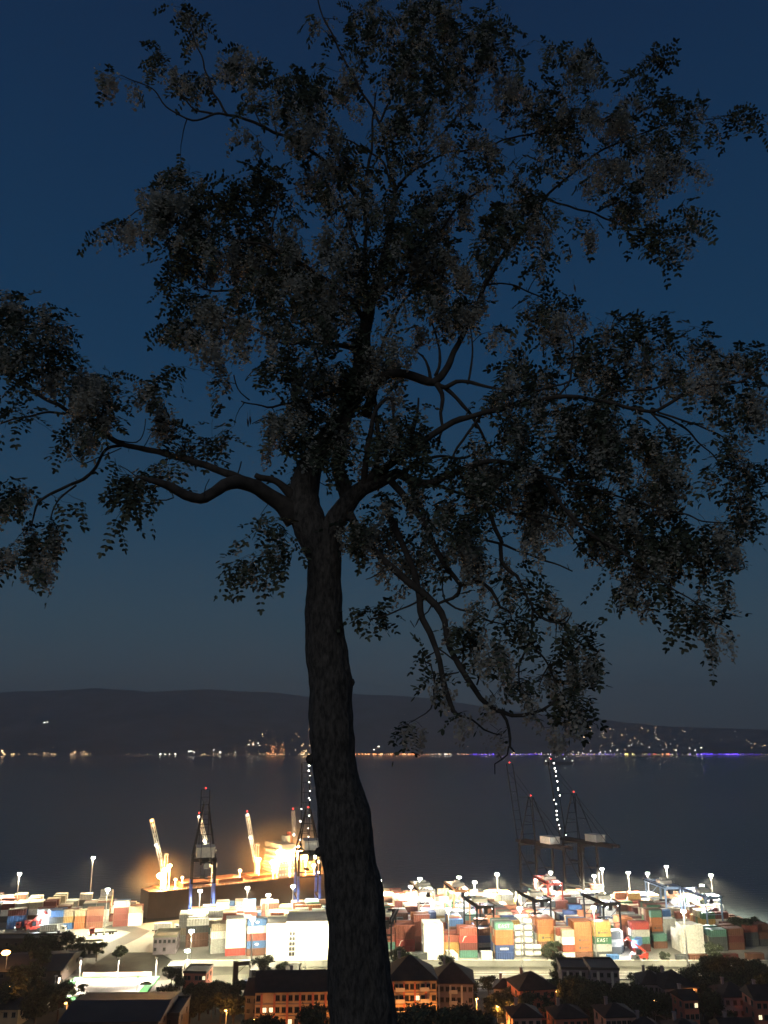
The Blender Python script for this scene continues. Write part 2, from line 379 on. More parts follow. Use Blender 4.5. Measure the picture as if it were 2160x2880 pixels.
for i, (v, t) in enumerate(VROWS):
    um = {2668:1880,2644:2075,2623:2060,2604:2020,2587:1960,2571:1900,2557:1760}[v]
    block(1068+random.randint(0, 25), um, v, 5, t, 5)
block(2075, 2160, 2662, 4, 3, 8, ['maroon','brown','dark grey','rust red']); block(2040, 2110, 2640, 4, 3, 8, ['maroon','brown','rust red','red'])
for v in (2648, 2630, 2614): block(520 if v > 2640 else 545, 930, v, 4, 4, 9, BR)
for v in (2600, 2586): block(640, 940, v, 3, 3, 9, BR)
for v in (2596, 2582, 2570, 2560): block(-60, 395 if v > 2575 else 380, v, 4, 3, 12, ['tan']*3+['brown']*3+['maroon']*2+['pale grey']*3+['white']*2+['bright blue','dark grey','orange'])
# how much of each the photo shows: front to back coverage
BW, BH = 1080, 400; cov = np.zeros((BH, BW), bool)
def bbox(q, L_):
    P = [proj((q.x+sx*L_/2, q.y-CW/2*0+sy*CW/2, q.z+dz)) for sx in (-1,1) for sy in (-1,1) for dz in (0, CH)]
    us = [p[0] for p in P]; vs_ = [p[1] for p in P]; return int(min(us)/2), int(max(us)/2)+1, int((min(vs_)-2300)/2), int((max(vs_)-2300)/2)+1
for (u0, u1, v, cols, yaw, deep, ph, marks) in FRONT:
    cov[max(0,int((v-2300-len(cols)*16.5)/2)):int((v-2300)/2), max(0,int(u0/2)):int(u1/2)] = True
cov[:, 448:548] = True
cand.sort(key=lambda c: c[0].y); scored = []
for c in cand:
    a0, a1, b0, b1 = bbox(c[0], CL*PS); a0, b0 = max(0, a0), max(0, b0); reg = cov[b0:b1, a0:a1]; n = int((~reg).sum()) if reg.size else 0
    scored.append((n, c)); reg[:] = True
order = sorted(range(len(scored)), key=lambda i: -scored[i][0]); NMAX = 296-NIND[0]; top = set(i for i in order[:NMAX] if scored[i][0] > 8)
rowy = {}; vys = sorted(set(c[6] for c in cand), reverse=True)
for i, (n, c) in enumerate(scored):
    q, a, colr, lv, t, kk, vy = c
    if i in top:
        zone = 'left yard' if q.x < -75 and vy < 2600 or q.x < -95 else ('middle yard' if q.x < -20 else 'right yard')
        row = {'left yard':[2596,2582,2570,2560],'middle yard':[2648,2630,2614,2600,2586],'right yard':[2668,2662,2644,2640,2623,2604,2587,2571,2557]}[zone]
        ri = row.index(vy)+1 if vy in row else 1
        container(colr, q, a, '%s container, %s, %s stack from left, %s row back%s, %s' % (colr, tierw(lv, t) if lv in (0, t-1) else ORD[lv+1]+' tier', ordn(kk+1), ORD[ri], '' if q.y <= rowy.setdefault((kk, vy, zone), q.y)+.5 else ', '+ORD[1+int((q.y-rowy[(kk, vy, zone)])/2.4)]+' deep', zone), 'stacked shipping containers in the yard').scale = (PS, 1, 1)
    else: stuff(colr, q, a, PS)
o = STUFF.build('container_stacks', [CM[k] for k in PALK]); o['kind'] = 'stuff'
o['label'] = 'mass of shipping containers filling the blocks behind the nearer stacks'
o['category'] = 'containers'
# white tank containers right of the navy based stack
def tank():
    t = thing('tank_container', 'white', 'tank container', (0,0,0))
    b = MB(); L_, w, h = 6.0, 2.3, 2.4
    for x in (-1, 1):
        P = [(x*L_/2, -w/2, .1), (x*L_/2, w/2, .1), (x*L_/2, w/2, h), (x*L_/2, -w/2, h)]
        for k in range(4): b.bar(P[k], P[(k+1) % 4], .09)
    for y in (-1, 1): b.bar((-L_/2, y*w/2, .1), (L_/2, y*w/2, .1), .08)
    b.build('frame', M['galv'], t)
    b = MB(); rs = [(-2.8,.3),(-2.65,.8),(-2.3,1.05),(2.3,1.05),(2.65,.8),(2.8,.3)]; n = 14; V = []
    for x, r in rs: V += [(x, r*math.cos(2*math.pi*k/n), 1.25+r*math.sin(2*math.pi*k/n)) for k in range(n)]
    b.add(V, [(i*n+k, i*n+(k+1) % n, (i+1)*n+(k+1) % n, (i+1)*n+k) for i in range(len(rs)-1) for k in range(n)]+[tuple(range(n))[::-1], tuple(range(5*n, 6*n))]); b.build('tank', M['white'], t)
    b = MB(); b.bar((0,0,2.25), (0,0,2.5), .35, n=10); b.build('manhole', M['galv'], t)
    return t
tk = tank(); first = True
for c_, (u, n) in enumerate([(1461, 5), (1488, 6), (1511, 2)]):
    for k in range(n):
        p = G(u, 2691, 3.16); p.z += k*2.5; lb = 'white tank container, %s tier, %s column beside the orange stack' % (ordn(k+1), ('left','middle','short right')[c_])
        if first: tk.location = p; tk['label'] = lb; tk['group'] = 'white tank containers'; tk.rotation_euler.z = rad(4); tk.scale = (.62,1,.98); first = False
        else: dup(tk, p, rad(4), lb, 'white tank containers')
# ------------------------------------------------------------------ floodlight masts (each a real lamp)
def make_mast(h):
    t = thing('floodlight_mast', 'x', 'light mast', (0,0,0))
    b = MB(); b.bar((0,0,0), (0,0,h), .28, n=8, w2=.14); b.build('pole', M['galv'], t)
    b = MB(); b.bar((0,0,0), (0,0,.5), .6, n=8); b.build('base', M['concrete'], t)
    b = MB(); n = 8
    for k in range(n):
        a0, a1 = 2*math.pi*k/n, 2*math.pi*(k+1)/n; b.bar((.75*math.cos(a0), .75*math.sin(a0), h-.2), (.75*math.cos(a1), .75*math.sin(a1), h-.2), .07)
    for k in range(4): a = math.pi*k/2; b.bar((0,0,h-.2), (.75*math.cos(a), .75*math.sin(a), h-.2), .06)
    b.build('head_frame', M['galv'], t)
    b = MB()
    for k in range(6): a = 2*math.pi*k/6; b.box((.7*math.cos(a), .7*math.sin(a), h-.5), (.55,.55,.75), rz=a)
    b.build('floodlight', M['lamp_w'], t)
    return t
MASTS = [ # head u, v, height, watts factor, phrase
 (55,2457,20,1.0,'leftmost in the photo above the left yard'),(262,2412,24,1.0,'tall one standing free left of the ship against dark water'),(303,2501,20,1.0,'slim one in front of the left yard containers'),
 (563,2505,19,.9,'short one between the blue legs of the quay crane'),(696,2497,19,1,'in front of the ship hull, nearer the crane'),(755,2517,19,1,'in front of the ship hull, middle one'),(824,2492,19,1,'in front of the ship hull, nearest the trunk'),
 (539,2618,16,.6,'low one with a second bright lamp left of the white stack'),
 (1068,2476,18,1,'just right of the tree trunk'),(1155,2493,17,1.1,'short stubby looking one left of the white gantry'),(1181,2471,19,1,'rising over the white gantry right of the trunk'),(1291,2467,18,.7,'thin dim one above the orange gantry'),
 (1335,2481,18,1,'small one between the thin and the big bright one'),(1398,2458,20,1.3,'big bright one standing clear against the water'),(1506,2474,18,1,'left one of the pair at the red gantry'),(1549,2453,19,1,'right one of the pair at the red gantry'),
 (1671,2463,19,1,'left one of the close pair under the far quay cranes'),(1693,2444,20,1.1,'taller right one of the close pair'),(1767,2454,19,1,'bright one alone right of the close pair'),(1821,2456,19,1,'left of the pale blue gantry'),
 (1874,2437,20,1,'tallest one above the pale blue gantry'),(1951,2498,17,1,'short one at the right end gantry'),(1974,2490,18,1,'middle one at the right end gantry'),(1999,2461,20,1.3,'last bright one at the right end of the yard'),
 (1261,2557,23,.8,'dark poled one by the wall left of the teal based stack'),(1462,2554,23.3,.8,'dark poled one before the tank containers'),(1669,2552,23.5,.8,'dark poled one left of the green lettered box'),(1922,2562,22.6,.8,'dark poled one left of the white end block'),(711,2582,21.5,.8,'dark poled one before the striped stack')]
P0 = 86000
for i, (u, v, h, k, ph) in enumerate(MASTS):
    r = ray(u, v); d = (3.15+h-.4-CAM_H)/r.z; p = at(u, v, d); near = v > 2545
    t = make_mast(h); t.location = (p.x, p.y, 3.15); t['label'] = 'floodlight mast, '+ph; t['group'] = 'floodlight masts of the container yard'
    l = lamp('mast_light', (0, 0, h-1.0), P0*k*(2.3 if near else (5.5 if v < 2482 and u > 1000 else 2.6)), WHITE_L, .5, t, spot=rad(160 if v < 2482 else 172)); l.data.spot_blend = .5
    if near: l.rotation_euler = (rad(26), 0, 0); l.data.spot_size = rad(150)

# extra lamp under the low mast, bright white
def wall_lamp(name, label, u, v, z, power, col, m, r=.5, group=None, h=None):
    p = G(u, v, z); g0 = gz(p.x, p.y) if p.y < 388 else 3.15; h = z-g0
    t = thing(name, label, 'street lamp', (p.x, p.y, g0), group=group)
    b = MB(); b.bar((0,0,0), (0,0,h+.1), .13, n=6, w2=.07); b.bar((0,0,h+.1), (0,-1.1,h+.35), .06, n=5); b.build('pole', M['galv'], t)
    b = MB(); b.box((0,-1.3,h+.32), (.4,.9,.2)); b.build('lamp_housing', M['galv'], t)
    b = MB(); b.ball((0,-1.35,h+.12), r, n=8, sq=.5); b.build('bulb', m, t)
    lamp('street_light', (0,-1.35,h-.5), power, col, .3, t); return t
wall_lamp('street_lamp', 'very bright white lamp on a short post left of the grey stack', 529, 2673, 9, 7000, WHITE_L, M['lamp_w'], 1.2)
wall_lamp('street_lamp', 'small white lamp on a post in front of the white warehouse', 1250-190, 2640, 9, 3000, WHITE_L, M['lamp_w'])
SL = [ # u, v, z(world of lamp), power, label
 (21,2678,14,42000,'brightest orange street lamp, flaring at the left edge of the photo'),
 (1224,2868,14,5500,'orange street lamp flaring in front of the dark trees below the twin roofs'),
 (1410,2878,13,4500,'orange street lamp at the bottom edge below the small tower house'),
 (1398,2828,11,3500,'slim orange lamp left of the red walled house'),
 (1436,2826,11,3500,'slim orange lamp right beside the small tower house'),
 (1838,2812,12,4500,'orange lamp shining among dark trees right of centre'),
 (2028,2748,11,5500,'orange lamp beside the highway toward the right edge'),
 (637,2839,10,3000,'small orange lamp beside the leaning pylon'),
 (715,2864,12,6000,'orange lamp at the left end of the apartment block'),
 (189,2819,13,2500,'small yellow lamp in the dark at lower left'),
 (2135,2800,12,15000,'red orange lamp lighting the house at the right edge'),
 (1945,2783,13,2600,'orange lamp on the corner of the small orange house'),
 (1340,2806,10,9000,'yellow lamp in the gap between twin roofs and tower house'),
 (30,2772,14,9000,'orange lamp over the sheds at the left edge'),
 (1560,2786,12,5000,'orange lamp lighting the side of the hip roofed house'),
]
for (u, v, z, p, lb) in SL: wall_lamp('street_lamp', lb, u, v, z, p*(.45 if u > 1430 or u < 200 else .8), SODIUM, M['lamp_o'], 1.7 if lb.startswith('brightest') else .4, 'sodium street lamps')
# lamps of the street in front of the apartment block, below the frame's edge
for (x, y, pw) in [(-32, 254, 1800), (-11, 254, 5500), (4, 259, 4200), (12, 259, 4200)]:
    g0 = gz(x, y); t = thing('street_lamp', 'orange street lamp on the unseen road in front of the apartments', 'street lamp', (x, y, g0), group='street lamps before the apartments')
    b = MB(); b.bar((0,0,0), (0,0,7), .1, n=6); b.bar((0,0,7), (0,1.2,7.2), .06, n=5); b.build('pole', M['galv'], t)
    b = MB(); b.ball((0,1.2,7.1), .25); b.build('bulb', M['lamp_o'], t); lamp('street_light', (0,1.3,6.6), pw, SODIUM, .3, t)

# ------------------------------------------------------------------ quay cranes
def truss(b, a, c, w, n, r=.12, up=Vector((0,0,1)), mi=0):
    a, c = Vector(a), Vector(c); d = (c-a).normalized(); s = d.cross(up)
    if s.length < .1: s = d.cross(Vector((0,1,0)))
    s.normalize(); t = d.cross(s).normalized(); C = [s*w/2+t*w/2, -s*w/2+t*w/2, -s*w/2-t*w/2, s*w/2-t*w/2]
    for q in C: b.bar(a+q, c+q, r, mi)
    for k in range(n):
        p0, p1 = a.lerp(c, k/n), a.lerp(c, (k+1)/n)
        for j in range(4): b.bar(p0+C[j], p1+C[(j+1) % 4], r*.6, mi)
    return b
def sts(label, loc, rz, boom_tilt, H=31, apex=55, lights=0, legm='blue', hs=1.0, blen=34, beacons=(1,), lit_house=.0, sgn=1):
    """local: +Y to the water; X along the quay"""
    t = thing('quay_crane', label, 'crane', loc, rz, 'ship to shore quay cranes')
    WX, WY = 11, 15
    for x in (-1, 1):
        for y in (-1, 1):
            b = MB(); b.box((x*WX/2, y*WY/2, .9), (1.5,2.6,1.8)); b.box((x*WX/2, y*WY/2, 1.8+(H-1.8)*.32), (1.1,1.3,(H-1.8)*.64)); b.build('leg', M[legm], t)
            b = MB(); b.box((x*WX/2, y*WY/2, H*.835), (1.0,1.2,H*.36)); b.build('upper_leg', M['dark'], t)
    b = MB()
    for x in (-1, 1): b.box((x*WX/2, 0, 10), (1,WY-1.3,1.3)); b.bar((x*WX/2,-WY/2,11), (x*WX/2,WY/2,H-2), .35)
    for y in (-1, 1): b.box((0, y*WY/2, H+.6), (WX+1,1.2,1.4)); b.bar((-WX/2,y*WY/2,20),(WX/2,y*WY/2,20),.3)
    b.build('portal_beam', M['dark'], t)
    b = MB()
    for x in (-2.5, 2.5): b.box((x, -7, H+1.9), (.9,44,1.5))
    for y in range(-27, 14, 8): b.box((0, y, H+2), (5,.5,.6))
    b.build('girder', M['dark'], t)
    b = MB()
    for x in (-1, 1):
        b.bar((x*WX/2, WY/2, H+1), (x*1.2, 3, apex), .4); b.bar((x*WX/2, -WY/2, H+1), (x*1.2, 2, apex), .3); b.bar((x*2.5,-26,H+2.5), (x*1.2,2,apex-1), .14)
        b.bar((x*4, WY/2-2, (H+apex)/2), (x*4,-2,(H+apex)/2), .2)
    for k in range(4): z = H+6+k*(apex-H-6)/4; f = (z-H)/(apex-H); xx = WX/2*(1-f)+1.2*f; b.bar((-xx, 7*(1-f)+3*f, z), (xx, 7*(1-f)+3*f, z), .2)
    b.build('apex_frame', M['dark'], t)
    b = MB(); ca, sa = math.cos(boom_tilt), math.sin(boom_tilt); A = Vector((0, 14, H+2.4)); E = A+Vector((0, ca*blen, sa*blen))
    for x in (-2.2, 2.2): b.bar(A+Vector((x,0,0)), E+Vector((x,0,0)), .3)
    for k in range(9): p = A.lerp(E, k/8); b.bar(p+Vector((-2.2,0,0)), p+Vector((2.2,0,0)), .12)
    for x in (-1, 1): b.bar((x*1.2,3,apex), A.lerp(E,.55)+Vector((x*2.2,0,0)), .12); b.bar((x*1.2,3,apex), A.lerp(E,.9)+Vector((x*2.2,0,0)), .1)
    b.build('boom', M['dark'], t)
    b = MB(); b.box((0, -13, H+4.6+(hs-1)*2), (6.4*hs,9*hs,3.2*hs)); b.box((0,-13,H+6.2+.2+(hs-1)*3.6), (6.9*hs,9.5*hs,.35)); [b.box((x_, -17.7, H+3.4), (.9,.2,.9)) for x_ in ()]; b.build('machinery_house', M['cream'], t)
    b = MB(); b.box((1.5, 1, H-3), (2.6,3,2.8)); b.bar((1.5,1,H-1.6), (1.5,1,H+1.2), .4); b.build('operator_cab', M['dark'], t)
    b = MB(); b.box((0, 5, H-9), (2.4,7,.7)); [b.bar((x,5+y,H-8.7), (x,5+y,H+1), .05) for x in (-1,1) for y in (-2.5,2.5)]; b.build('spreader', M['dark'], t)
    for k in range(lights):
        f = (k+.5+random.uniform(-.35,.35))/lights; p = A.lerp(E, f)+Vector((random.choice((-2.2,2.2)) if f < .55 else 2.0, -.5, 0)); b = MB(); b.ball(p+Vector((random.uniform(-.5,.5),0,random.uniform(-.6,.6))), random.choice((.2,.28,.34)), n=6); b.build('boom_lamp', M['lamp_w'], t)
    for q in beacons:
        p = (E+Vector((0,0,.8))) if q == 1 else Vector((0,2.5,apex+.9)); b = MB(); b.ball(p, .34, n=6); b.build('beacon', M['lamp_r'], t)
    return t, A, E
# first, blue legged
p = G(563, 2601, 3.15)
t1, A, E = sts('dark quay crane with blue lower legs in front of the lit ship', p, rad(14), rad(80), H=30, apex=56, hs=1.3, blen=30, beacons=(1,))
lamp('crane_floodlight', (0, -4, 26), 9000, WHITE_L, .4, t1)
p = G(862, 2578, 3.15)
t2, A, E = sts('quay crane beside the tree trunk with its raised boom dotted with lamps', p, rad(12), rad(84), H=31, apex=52, hs=1.25, lights=13, blen=42, beacons=(2,))
for q in [(3,-6,30),(5,-7,27),(4,2,24),(5,-7,22),(3,-7,29),(5.6,-6,12),(5.6,-7,9),(5.6,-7,6)]:
    b = MB(); b.ball(q, .5, n=6); b.build('work_or_fill_lamp', M['lamp_w'], t2)
lamp('crane_floodlight', (4,-8,27), 9000, WHITE_L, .4, t2)
p = G(1514, 2545, 3.15)
t3, A, E = sts('unlit quay crane with red beacons, left of the boom lit one', p, rad(27), rad(79), H=30, apex=56, blen=42, beacons=(1,2), legm='dark')
p = G(1640, 2545, 3.15)
t4, A, E = sts('quay crane right of the trunk with long string of boom lamps', p, rad(28), rad(80), H=31, apex=58, lights=16, blen=43, beacons=(1,2), legm='dark')

# ------------------------------------------------------------------ yard gantries
def gantry(label, u, v, rz, h=19, span=21, col='dark', wx=7.5, dist=None, lit=0):
    """v = top of girder"""
    r = ray(u, v); d = dist or (3.15+h+1.5-CAM_H)/r.z; x = at(u, v, d).x
    t = thing('yard_gantry', label, 'crane', (x, d, 3.16), rz, 'yard gantry cranes'); S2 = span/2
    for sx in (-1, 1):
        for sy in (-1, 1):
            b = MB(); b.box((sx*wx/2, sy*S2, 1.2+h/2), (.55,.8,h-1.2)); b.build('leg', M[col], t)
    b = MB()
    for sy in (-1, 1): b = MB(); b.box((0, sy*S2, 1.4), (wx+2,.9,.8)); b.build('sill_beam', M[col], t); b = MB(); b.bar((-wx/2,sy*S2,h*.62),(wx/2,sy*S2,h*.62),.2); b.bar((-wx/2,sy*S2,h*.62),(wx/2,sy*S2,h-.5),.15); b.build('brace', M[col], t)
    b = MB()
    for sx in (-1, 1): b.box((sx*wx/2*.9, 0, h+.9), (.75,span+3,1.4))
    for sy in (-1, 1): b.box((0, sy*(S2+1.2), h+.9), (wx*.9,.6,1.1))
    b.build('girder', M[col], t)
    b = MB()
    for sx in (-1, 1):
        b.box((sx*(wx/2+.8), 0, h+1.3), (.9,span+3,.08)); 
        for y in np.arange(-S2-1, S2+1.1, 2.5): b.bar((sx*(wx/2+1.2), y, h+1.3), (sx*(wx/2+1.2), y, h+2.4), .04)
        b.bar((sx*(wx/2+1.2), -S2-1, h+2.4), (sx*(wx/2+1.2), S2+1, h+2.4), .04)
    b.build('walkway', M['dark'], t)
    b = MB(); b.box((0, -2, h+2.2), (wx*.8,4.2,1.6)); b.box((0,-1,h+3.3), (2.2,2.4,1.2)); b.build('trolley', M['cream'], t)
    b = MB(); b.box((1.6, -5, h-1.6), (1.8,2,2.4)); b.build('operator_cab', M['dark'], t)
    b = MB(); b.box((0,-2,h-6), (5.6,1.8,.5)); [b.bar((x,-2+y,h-5.8), (x,-2+y,h+1.4), .04) for x in (-1.4,1.4) for y in (-.6,.6)]; b.build('spreader', M['dark'], t)
    for sx in (-1, 1):
        for sy in (-1, 1):
            w = MB(); c_ = (sx*(wx/2+.2), sy*S2, .75); w.bar((c_[0], c_[1]-.35, .75), (c_[0], c_[1]+.35, .75), .75, n=12); w.build('wheel', M['rubber'], t)
    if lit:  # lamp boxes and light added to brighten the yard's back rows
        for y in (-S2+1, 0, S2-1):
            b = MB(); b.box((wx/2-.2, y, h-.05), (.7,.7,.25)); b.build('work_or_fill_lamp', M['lamp_w'], t)
        lamp('gantry_fill_light', (0, 0, h-1.2), lit, (1,.98,.95), .5, t)
    return t
M['paleblue'] = mat('pale_blue_steel', (.22,.32,.48), .5, vary=.15)
M['orangesteel'] = mat('orange_steel', (.55,.22,.07), .5, vary=.15)
gantry('dark yard gantry half hidden by the tree trunk', 1082, 2572, rad(-6), h=15, lit=0)
gantry('dark yard gantry with curved walkway above the green lettered boxes', 1345, 2533, rad(10), h=17, lit=26000)
gantry('dark yard gantry with long diagonal beam right of the blue lit bay', 1500, 2516, rad(12), h=18, lit=26000)
gantry('dark yard gantry over the glaring white bay, right of centre', 1690, 2525, rad(10), h=18, lit=42000)
gantry('pale blue yard gantry at the right end of the yard', 1972, 2508, rad(8), h=17, col='paleblue', lit=40000)
gantry('cream yard gantry right of the trunk with a bright mast behind', 1188, 2490, rad(8), h=19, col='cream', lit=26000)
gantry('orange topped yard gantry between two thin masts', 1284, 2490, rad(8), h=18, col='orangesteel', lit=26000)
gantry('red topped yard gantry beside a pair of masts', 1540, 2472, rad(8), h=18, col='redsteel', lit=24000)
gantry('pale blue yard gantry standing above the far stacks', 1862, 2482, rad(8), h=19, col='paleblue', lit=0)

# ------------------------------------------------------------------ the lit ship
q0, q1 = G(424, 2588, 0), G(885, 2528, 0); d = (q1-q0); ang = math.atan2(d.y, d.x); SLn = 128.0
nrm = Vector((-math.sin(ang), math.cos(ang), 0)); o0 = q0+nrm*11
ship = thing('cargo_ship', 'large brown hulled cargo ship at the quay blazing with orange deck lights', 'ship', (o0.x, o0.y, 0), ang)
hullm = mat('ship_hull_paint', (.04,.02,.015), .7, vary=.4, scale=.15); deckm = mat('ship_deck_paint', (.25,.10,.05), .7, vary=.3, scale=.2)
b = MB(); st = [(0,.55),(3,.8),(8,.95),(16,1),(110,1),(120,.75),(128,.08)]; V = []; DK = 13.0
for x, w in st:
    for z, f in ((-3,.7),(0,.92),(DK,1)): V += [(x+(2 if z == DK and x > 120 else 0), -11*w*f, z), (x+(2 if z == DK and x > 120 else 0), 11*w*f, z)]
Fc = []
for i in range(len(st)-1):
    a = i*6; c = (i+1)*6
    for z in (0, 2): Fc += [(a+z, c+z, c+z+2, a+z+2), (a+z+1, a+z+3, c+z+3, c+z+1)]
    Fc.append((a+4, c+4, c+5, a+5))
Fc += [(0,2,3,1),(2,4,5,3)]; e = 6*(len(st)-1); Fc += [(e,e+1,e+3,e+2),(e+2,e+3,e+5,e+4)]
b.add(V, Fc); b.build('hull', hullm, ship)
b = MB(); b.box((62,0,DK+.15), (110,20.5,.3)); b.build('deck', deckm, ship)
b = MB(); [b.box((60,y,DK+1.3), (112,.15,.12)) for y in (-10.8,10.8)]; [b.bar((5+k*2.8,-10.8,DK),(5+k*2.8,-10.8,DK+1.3),.06) for k in range(41)]; b.build('railing', M['cream'], ship)
for x, l in ((26,15),(47,15),(68,15)):
    b = MB(); b.box((x,0,DK+1.2), (l,14,1.8)); b.box((x,0,DK+2.3), (l+.6,14.6,.35)); b.build('hatch_cover', deckm, ship)
def ship_x(u):
    lo, hi = 0, 125
    for _ in range(40):
        m_ = (lo+hi)/2; w_ = Vector((o0.x, o0.y, 20))+Matrix.Rotation(ang, 3, 'Z')@Vector((m_,0,0))
        if proj(w_)[0] < u: lo = m_
        else: hi = m_
    return lo
sup = MB(); X0 = ship_x(752)+2
for k in range(5): sup.box((X0+8, 0, DK+1.6+k*3), (16-k*.5, 19-k*.4, 2.7)); sup.box((X0+8, 0, DK+3.1+k*3), (17.5-k*.5, 20.5-k*.4, .25))
sup.box((X0+6, 0, DK+17), (9,21,2.6)); sup.box((X0+10,0,DK+20), (4,4,4)); sp_ = sup.build('superstructure', M['cream'], ship)
w1 = MB().box((0,0,0), (.06,.9,.9)).mesh('window', M['win_lit']); w2 = MB().box((0,0,0), (.9,.06,.9)).mesh('window', M['win_lit'])
for k in range(5):
    for j in range(8): link('window', w1, sp_, (X0+8-(16-k*.5)/2-.03, -7.5+j*2.1, DK+1.9+k*3)); link('window', w2, sp_, (X0+1.5+j*1.8, -(19-k*.4)/2-.03, DK+1.9+k*3))
b = MB(); b.bar((X0+12,0,DK+17), (X0+12,0,DK+24), 1.8, n=10, w2=1.4); b.build('funnel', M['redsteel'], ship)
def invship(P): # world -> ship local
    return Matrix.Rotation(-ang, 3, 'Z')@(Vector(P)-Vector((o0.x, o0.y, 0)))
def deck_crane(xl, tip_uv, base_h, lit, lab, orange_tip=False, beacon=True, tipl=True):
    b = MB(); b.bar((xl,0,DK), (xl,0,DK+base_h*.6), 1.2, n=10, w2=1.0); [b.bar((xl+s*.7,0,DK+base_h*.6), (xl+s*.7,0,DK+base_h), .3) for s in (-1,1)]; b.box((xl,0,DK+base_h), (2.2,1.4,.8)); b.box((xl,0,DK+base_h*.55), (3,3,2.4)); b.build('deck_crane_tower', M['cream'], ship)
    wp = Vector((o0.x, o0.y, 0))+Matrix.Rotation(ang, 3, 'Z')@Vector((xl-1.5,-1,DK+base_h)); tip = at(tip_uv[0], tip_uv[1], wp.y+5); tl = invship(tip); bl = Vector((xl-1.5,-1,DK+base_h*.5))
    b = MB(); truss(b, bl, tl, 1.5, 12, .13); jib = b.build('deck_crane_jib', M['white'], ship)
    if beacon: b = MB(); b.ball(tl+Vector((0,0,1.2)), .4, n=6); b.build('beacon', M['lamp_r'], jib)
    if tipl: b = MB(); b.ball(tl+Vector((0,-.6,-.8)), .75 if orange_tip else .5, n=6); b.build('jib_lamp', M['lamp_o'] if orange_tip else M['lamp_w'], jib)
    mid = bl.lerp(tl, .5); b = MB(); b.ball(mid+Vector((-1.2,-1,0)), .55, n=6); b.build('jib_lamp', M['lamp_w'], jib)
    if lit:
        lamp('jib_light', mid+Vector((-1,-3.5,-1)), 2600, WHITE_L, .4, ship); lamp('jib_light', tl+Vector((0,-3.5,-2)), 1500, WARM, .4, ship)
deck_crane(ship_x(464), (426,2303), 17, 1, 'a', True, False); deck_crane(ship_x(600), (560,2292), 17, 1, 'b', False, True); deck_crane(ship_x(722), (695,2288), 18, 1, 'c', False, True); deck_crane(ship_x(838), (824,2280), 17, 0, 'd', False, True, False)
SH = [((ship_x(u_),y_,DK+z_),pw_,c_) for (u_,y_,z_,pw_,c_) in ((446,-4,7,60000,(1,.48,.14)),(464,-6,12,20000,(1,.48,.14)),(478,-8,5,9000,WARM),(505,-4,5,6000,WARM),(588,-6,6,9000,WARM),(662,-6,6,12000,WARM),(715,-6,11,16000,(1,.42,.1)),
      (748,-9,9,50000,(1,.38,.08)),(768,-9,14,80000,(1,.38,.08)),(792,-10,12,90000,(1,.42,.10)),(815,-9,15,80000,(1,.38,.08)),(838,-9,10,50000,(1,.36,.07)),(862,-9,5,26000,(1,.36,.07)))]
fl = mat('lit_deck_floodlight', (.9,.7,.4), emit=(1,.6,.25), es=60)
for (c_, pw, cl) in SH:
    k = min(3.0, .5+pw/28000); b = MB(); b.bar((c_[0],c_[1],DK), (c_[0],c_[1],c_[2]), .12); b.ball((c_[0],c_[1],c_[2]), k, n=8, sq=.6); b.build('deck_floodlight', fl, ship); lamp('deck_light', (c_[0], c_[1], c_[2]-.6*k-.4), pw*2.0, cl, .4, ship)

# added volumes that imitate lens bloom around the ship's deck lamps
def lamp_bloom(label, c, r, dens, col=(.9,.66,.42,1), pwr=2.6):
    b = MB(); b.ball((0,0,0), 1, n=20); o = b.build('bloom_volume', None); o.data.materials.clear()
    m = bpy.data.materials.new('bloom_scatter'); m.use_nodes = True; t = m.node_tree; t.nodes.clear(); out = t.nodes.new('ShaderNodeOutputMaterial'); v = t.nodes.new('ShaderNodeVolumePrincipled'); v.inputs['Color'].default_value = col
    tc_ = t.nodes.new('ShaderNodeTexCoord'); ln = t.nodes.new('ShaderNodeVectorMath'); ln.operation = 'LENGTH'; mr = t.nodes.new('ShaderNodeMapRange'); mr.inputs['From Min'].default_value = .95; mr.inputs['From Max'].default_value = 0; mr.inputs['To Max'].default_value = 1
    pw = t.nodes.new('ShaderNodeMath'); pw.operation = 'POWER'; pw.inputs[1].default_value = pwr; mu = t.nodes.new('ShaderNodeMath'); mu.operation = 'MULTIPLY'; mu.inputs[1].default_value = dens
    t.links.new(tc_.outputs['Object'], ln.inputs[0]); t.links.new(ln.outputs['Value'], mr.inputs['Value']); t.links.new(mr.outputs[0], pw.inputs[0]); t.links.new(pw.outputs[0], mu.inputs[0]); t.links.new(mu.outputs[0], v.inputs['Density']); t.links.new(v.outputs[0], out.inputs['Volume'])
    o.data.materials.append(m); o.location = c; o.scale = r; o['kind'] = 'stuff'; o['label'] = label; o['category'] = 'lamp_bloom'
lamp_bloom('orange bloom volume added over the aft deck of the ship', at(800, 2412, 548), (40,40,32), .6, pwr=3.2)
lamp_bloom('bloom volume added around the left end of the ship', at(452, 2468, 515), (32,32,26), .5, pwr=5)

lamp_bloom('wide faint amber bloom volume added around the lit ship', at(760, 2400, 545), (60,42,30), .016)
lamp_bloom('pale bloom volume added low over the right yard', (52, 448, 8), (132, 88, 25), VEIL, (.9,.87,.8,1))  # added volumes, a cream veil in place of bloom from the mast lamps
lamp_bloom('pale bloom volume added low over the middle yard', (-48, 405, 8), (52, 48, 26), VEIL*1.3, (.9,.87,.8,1))
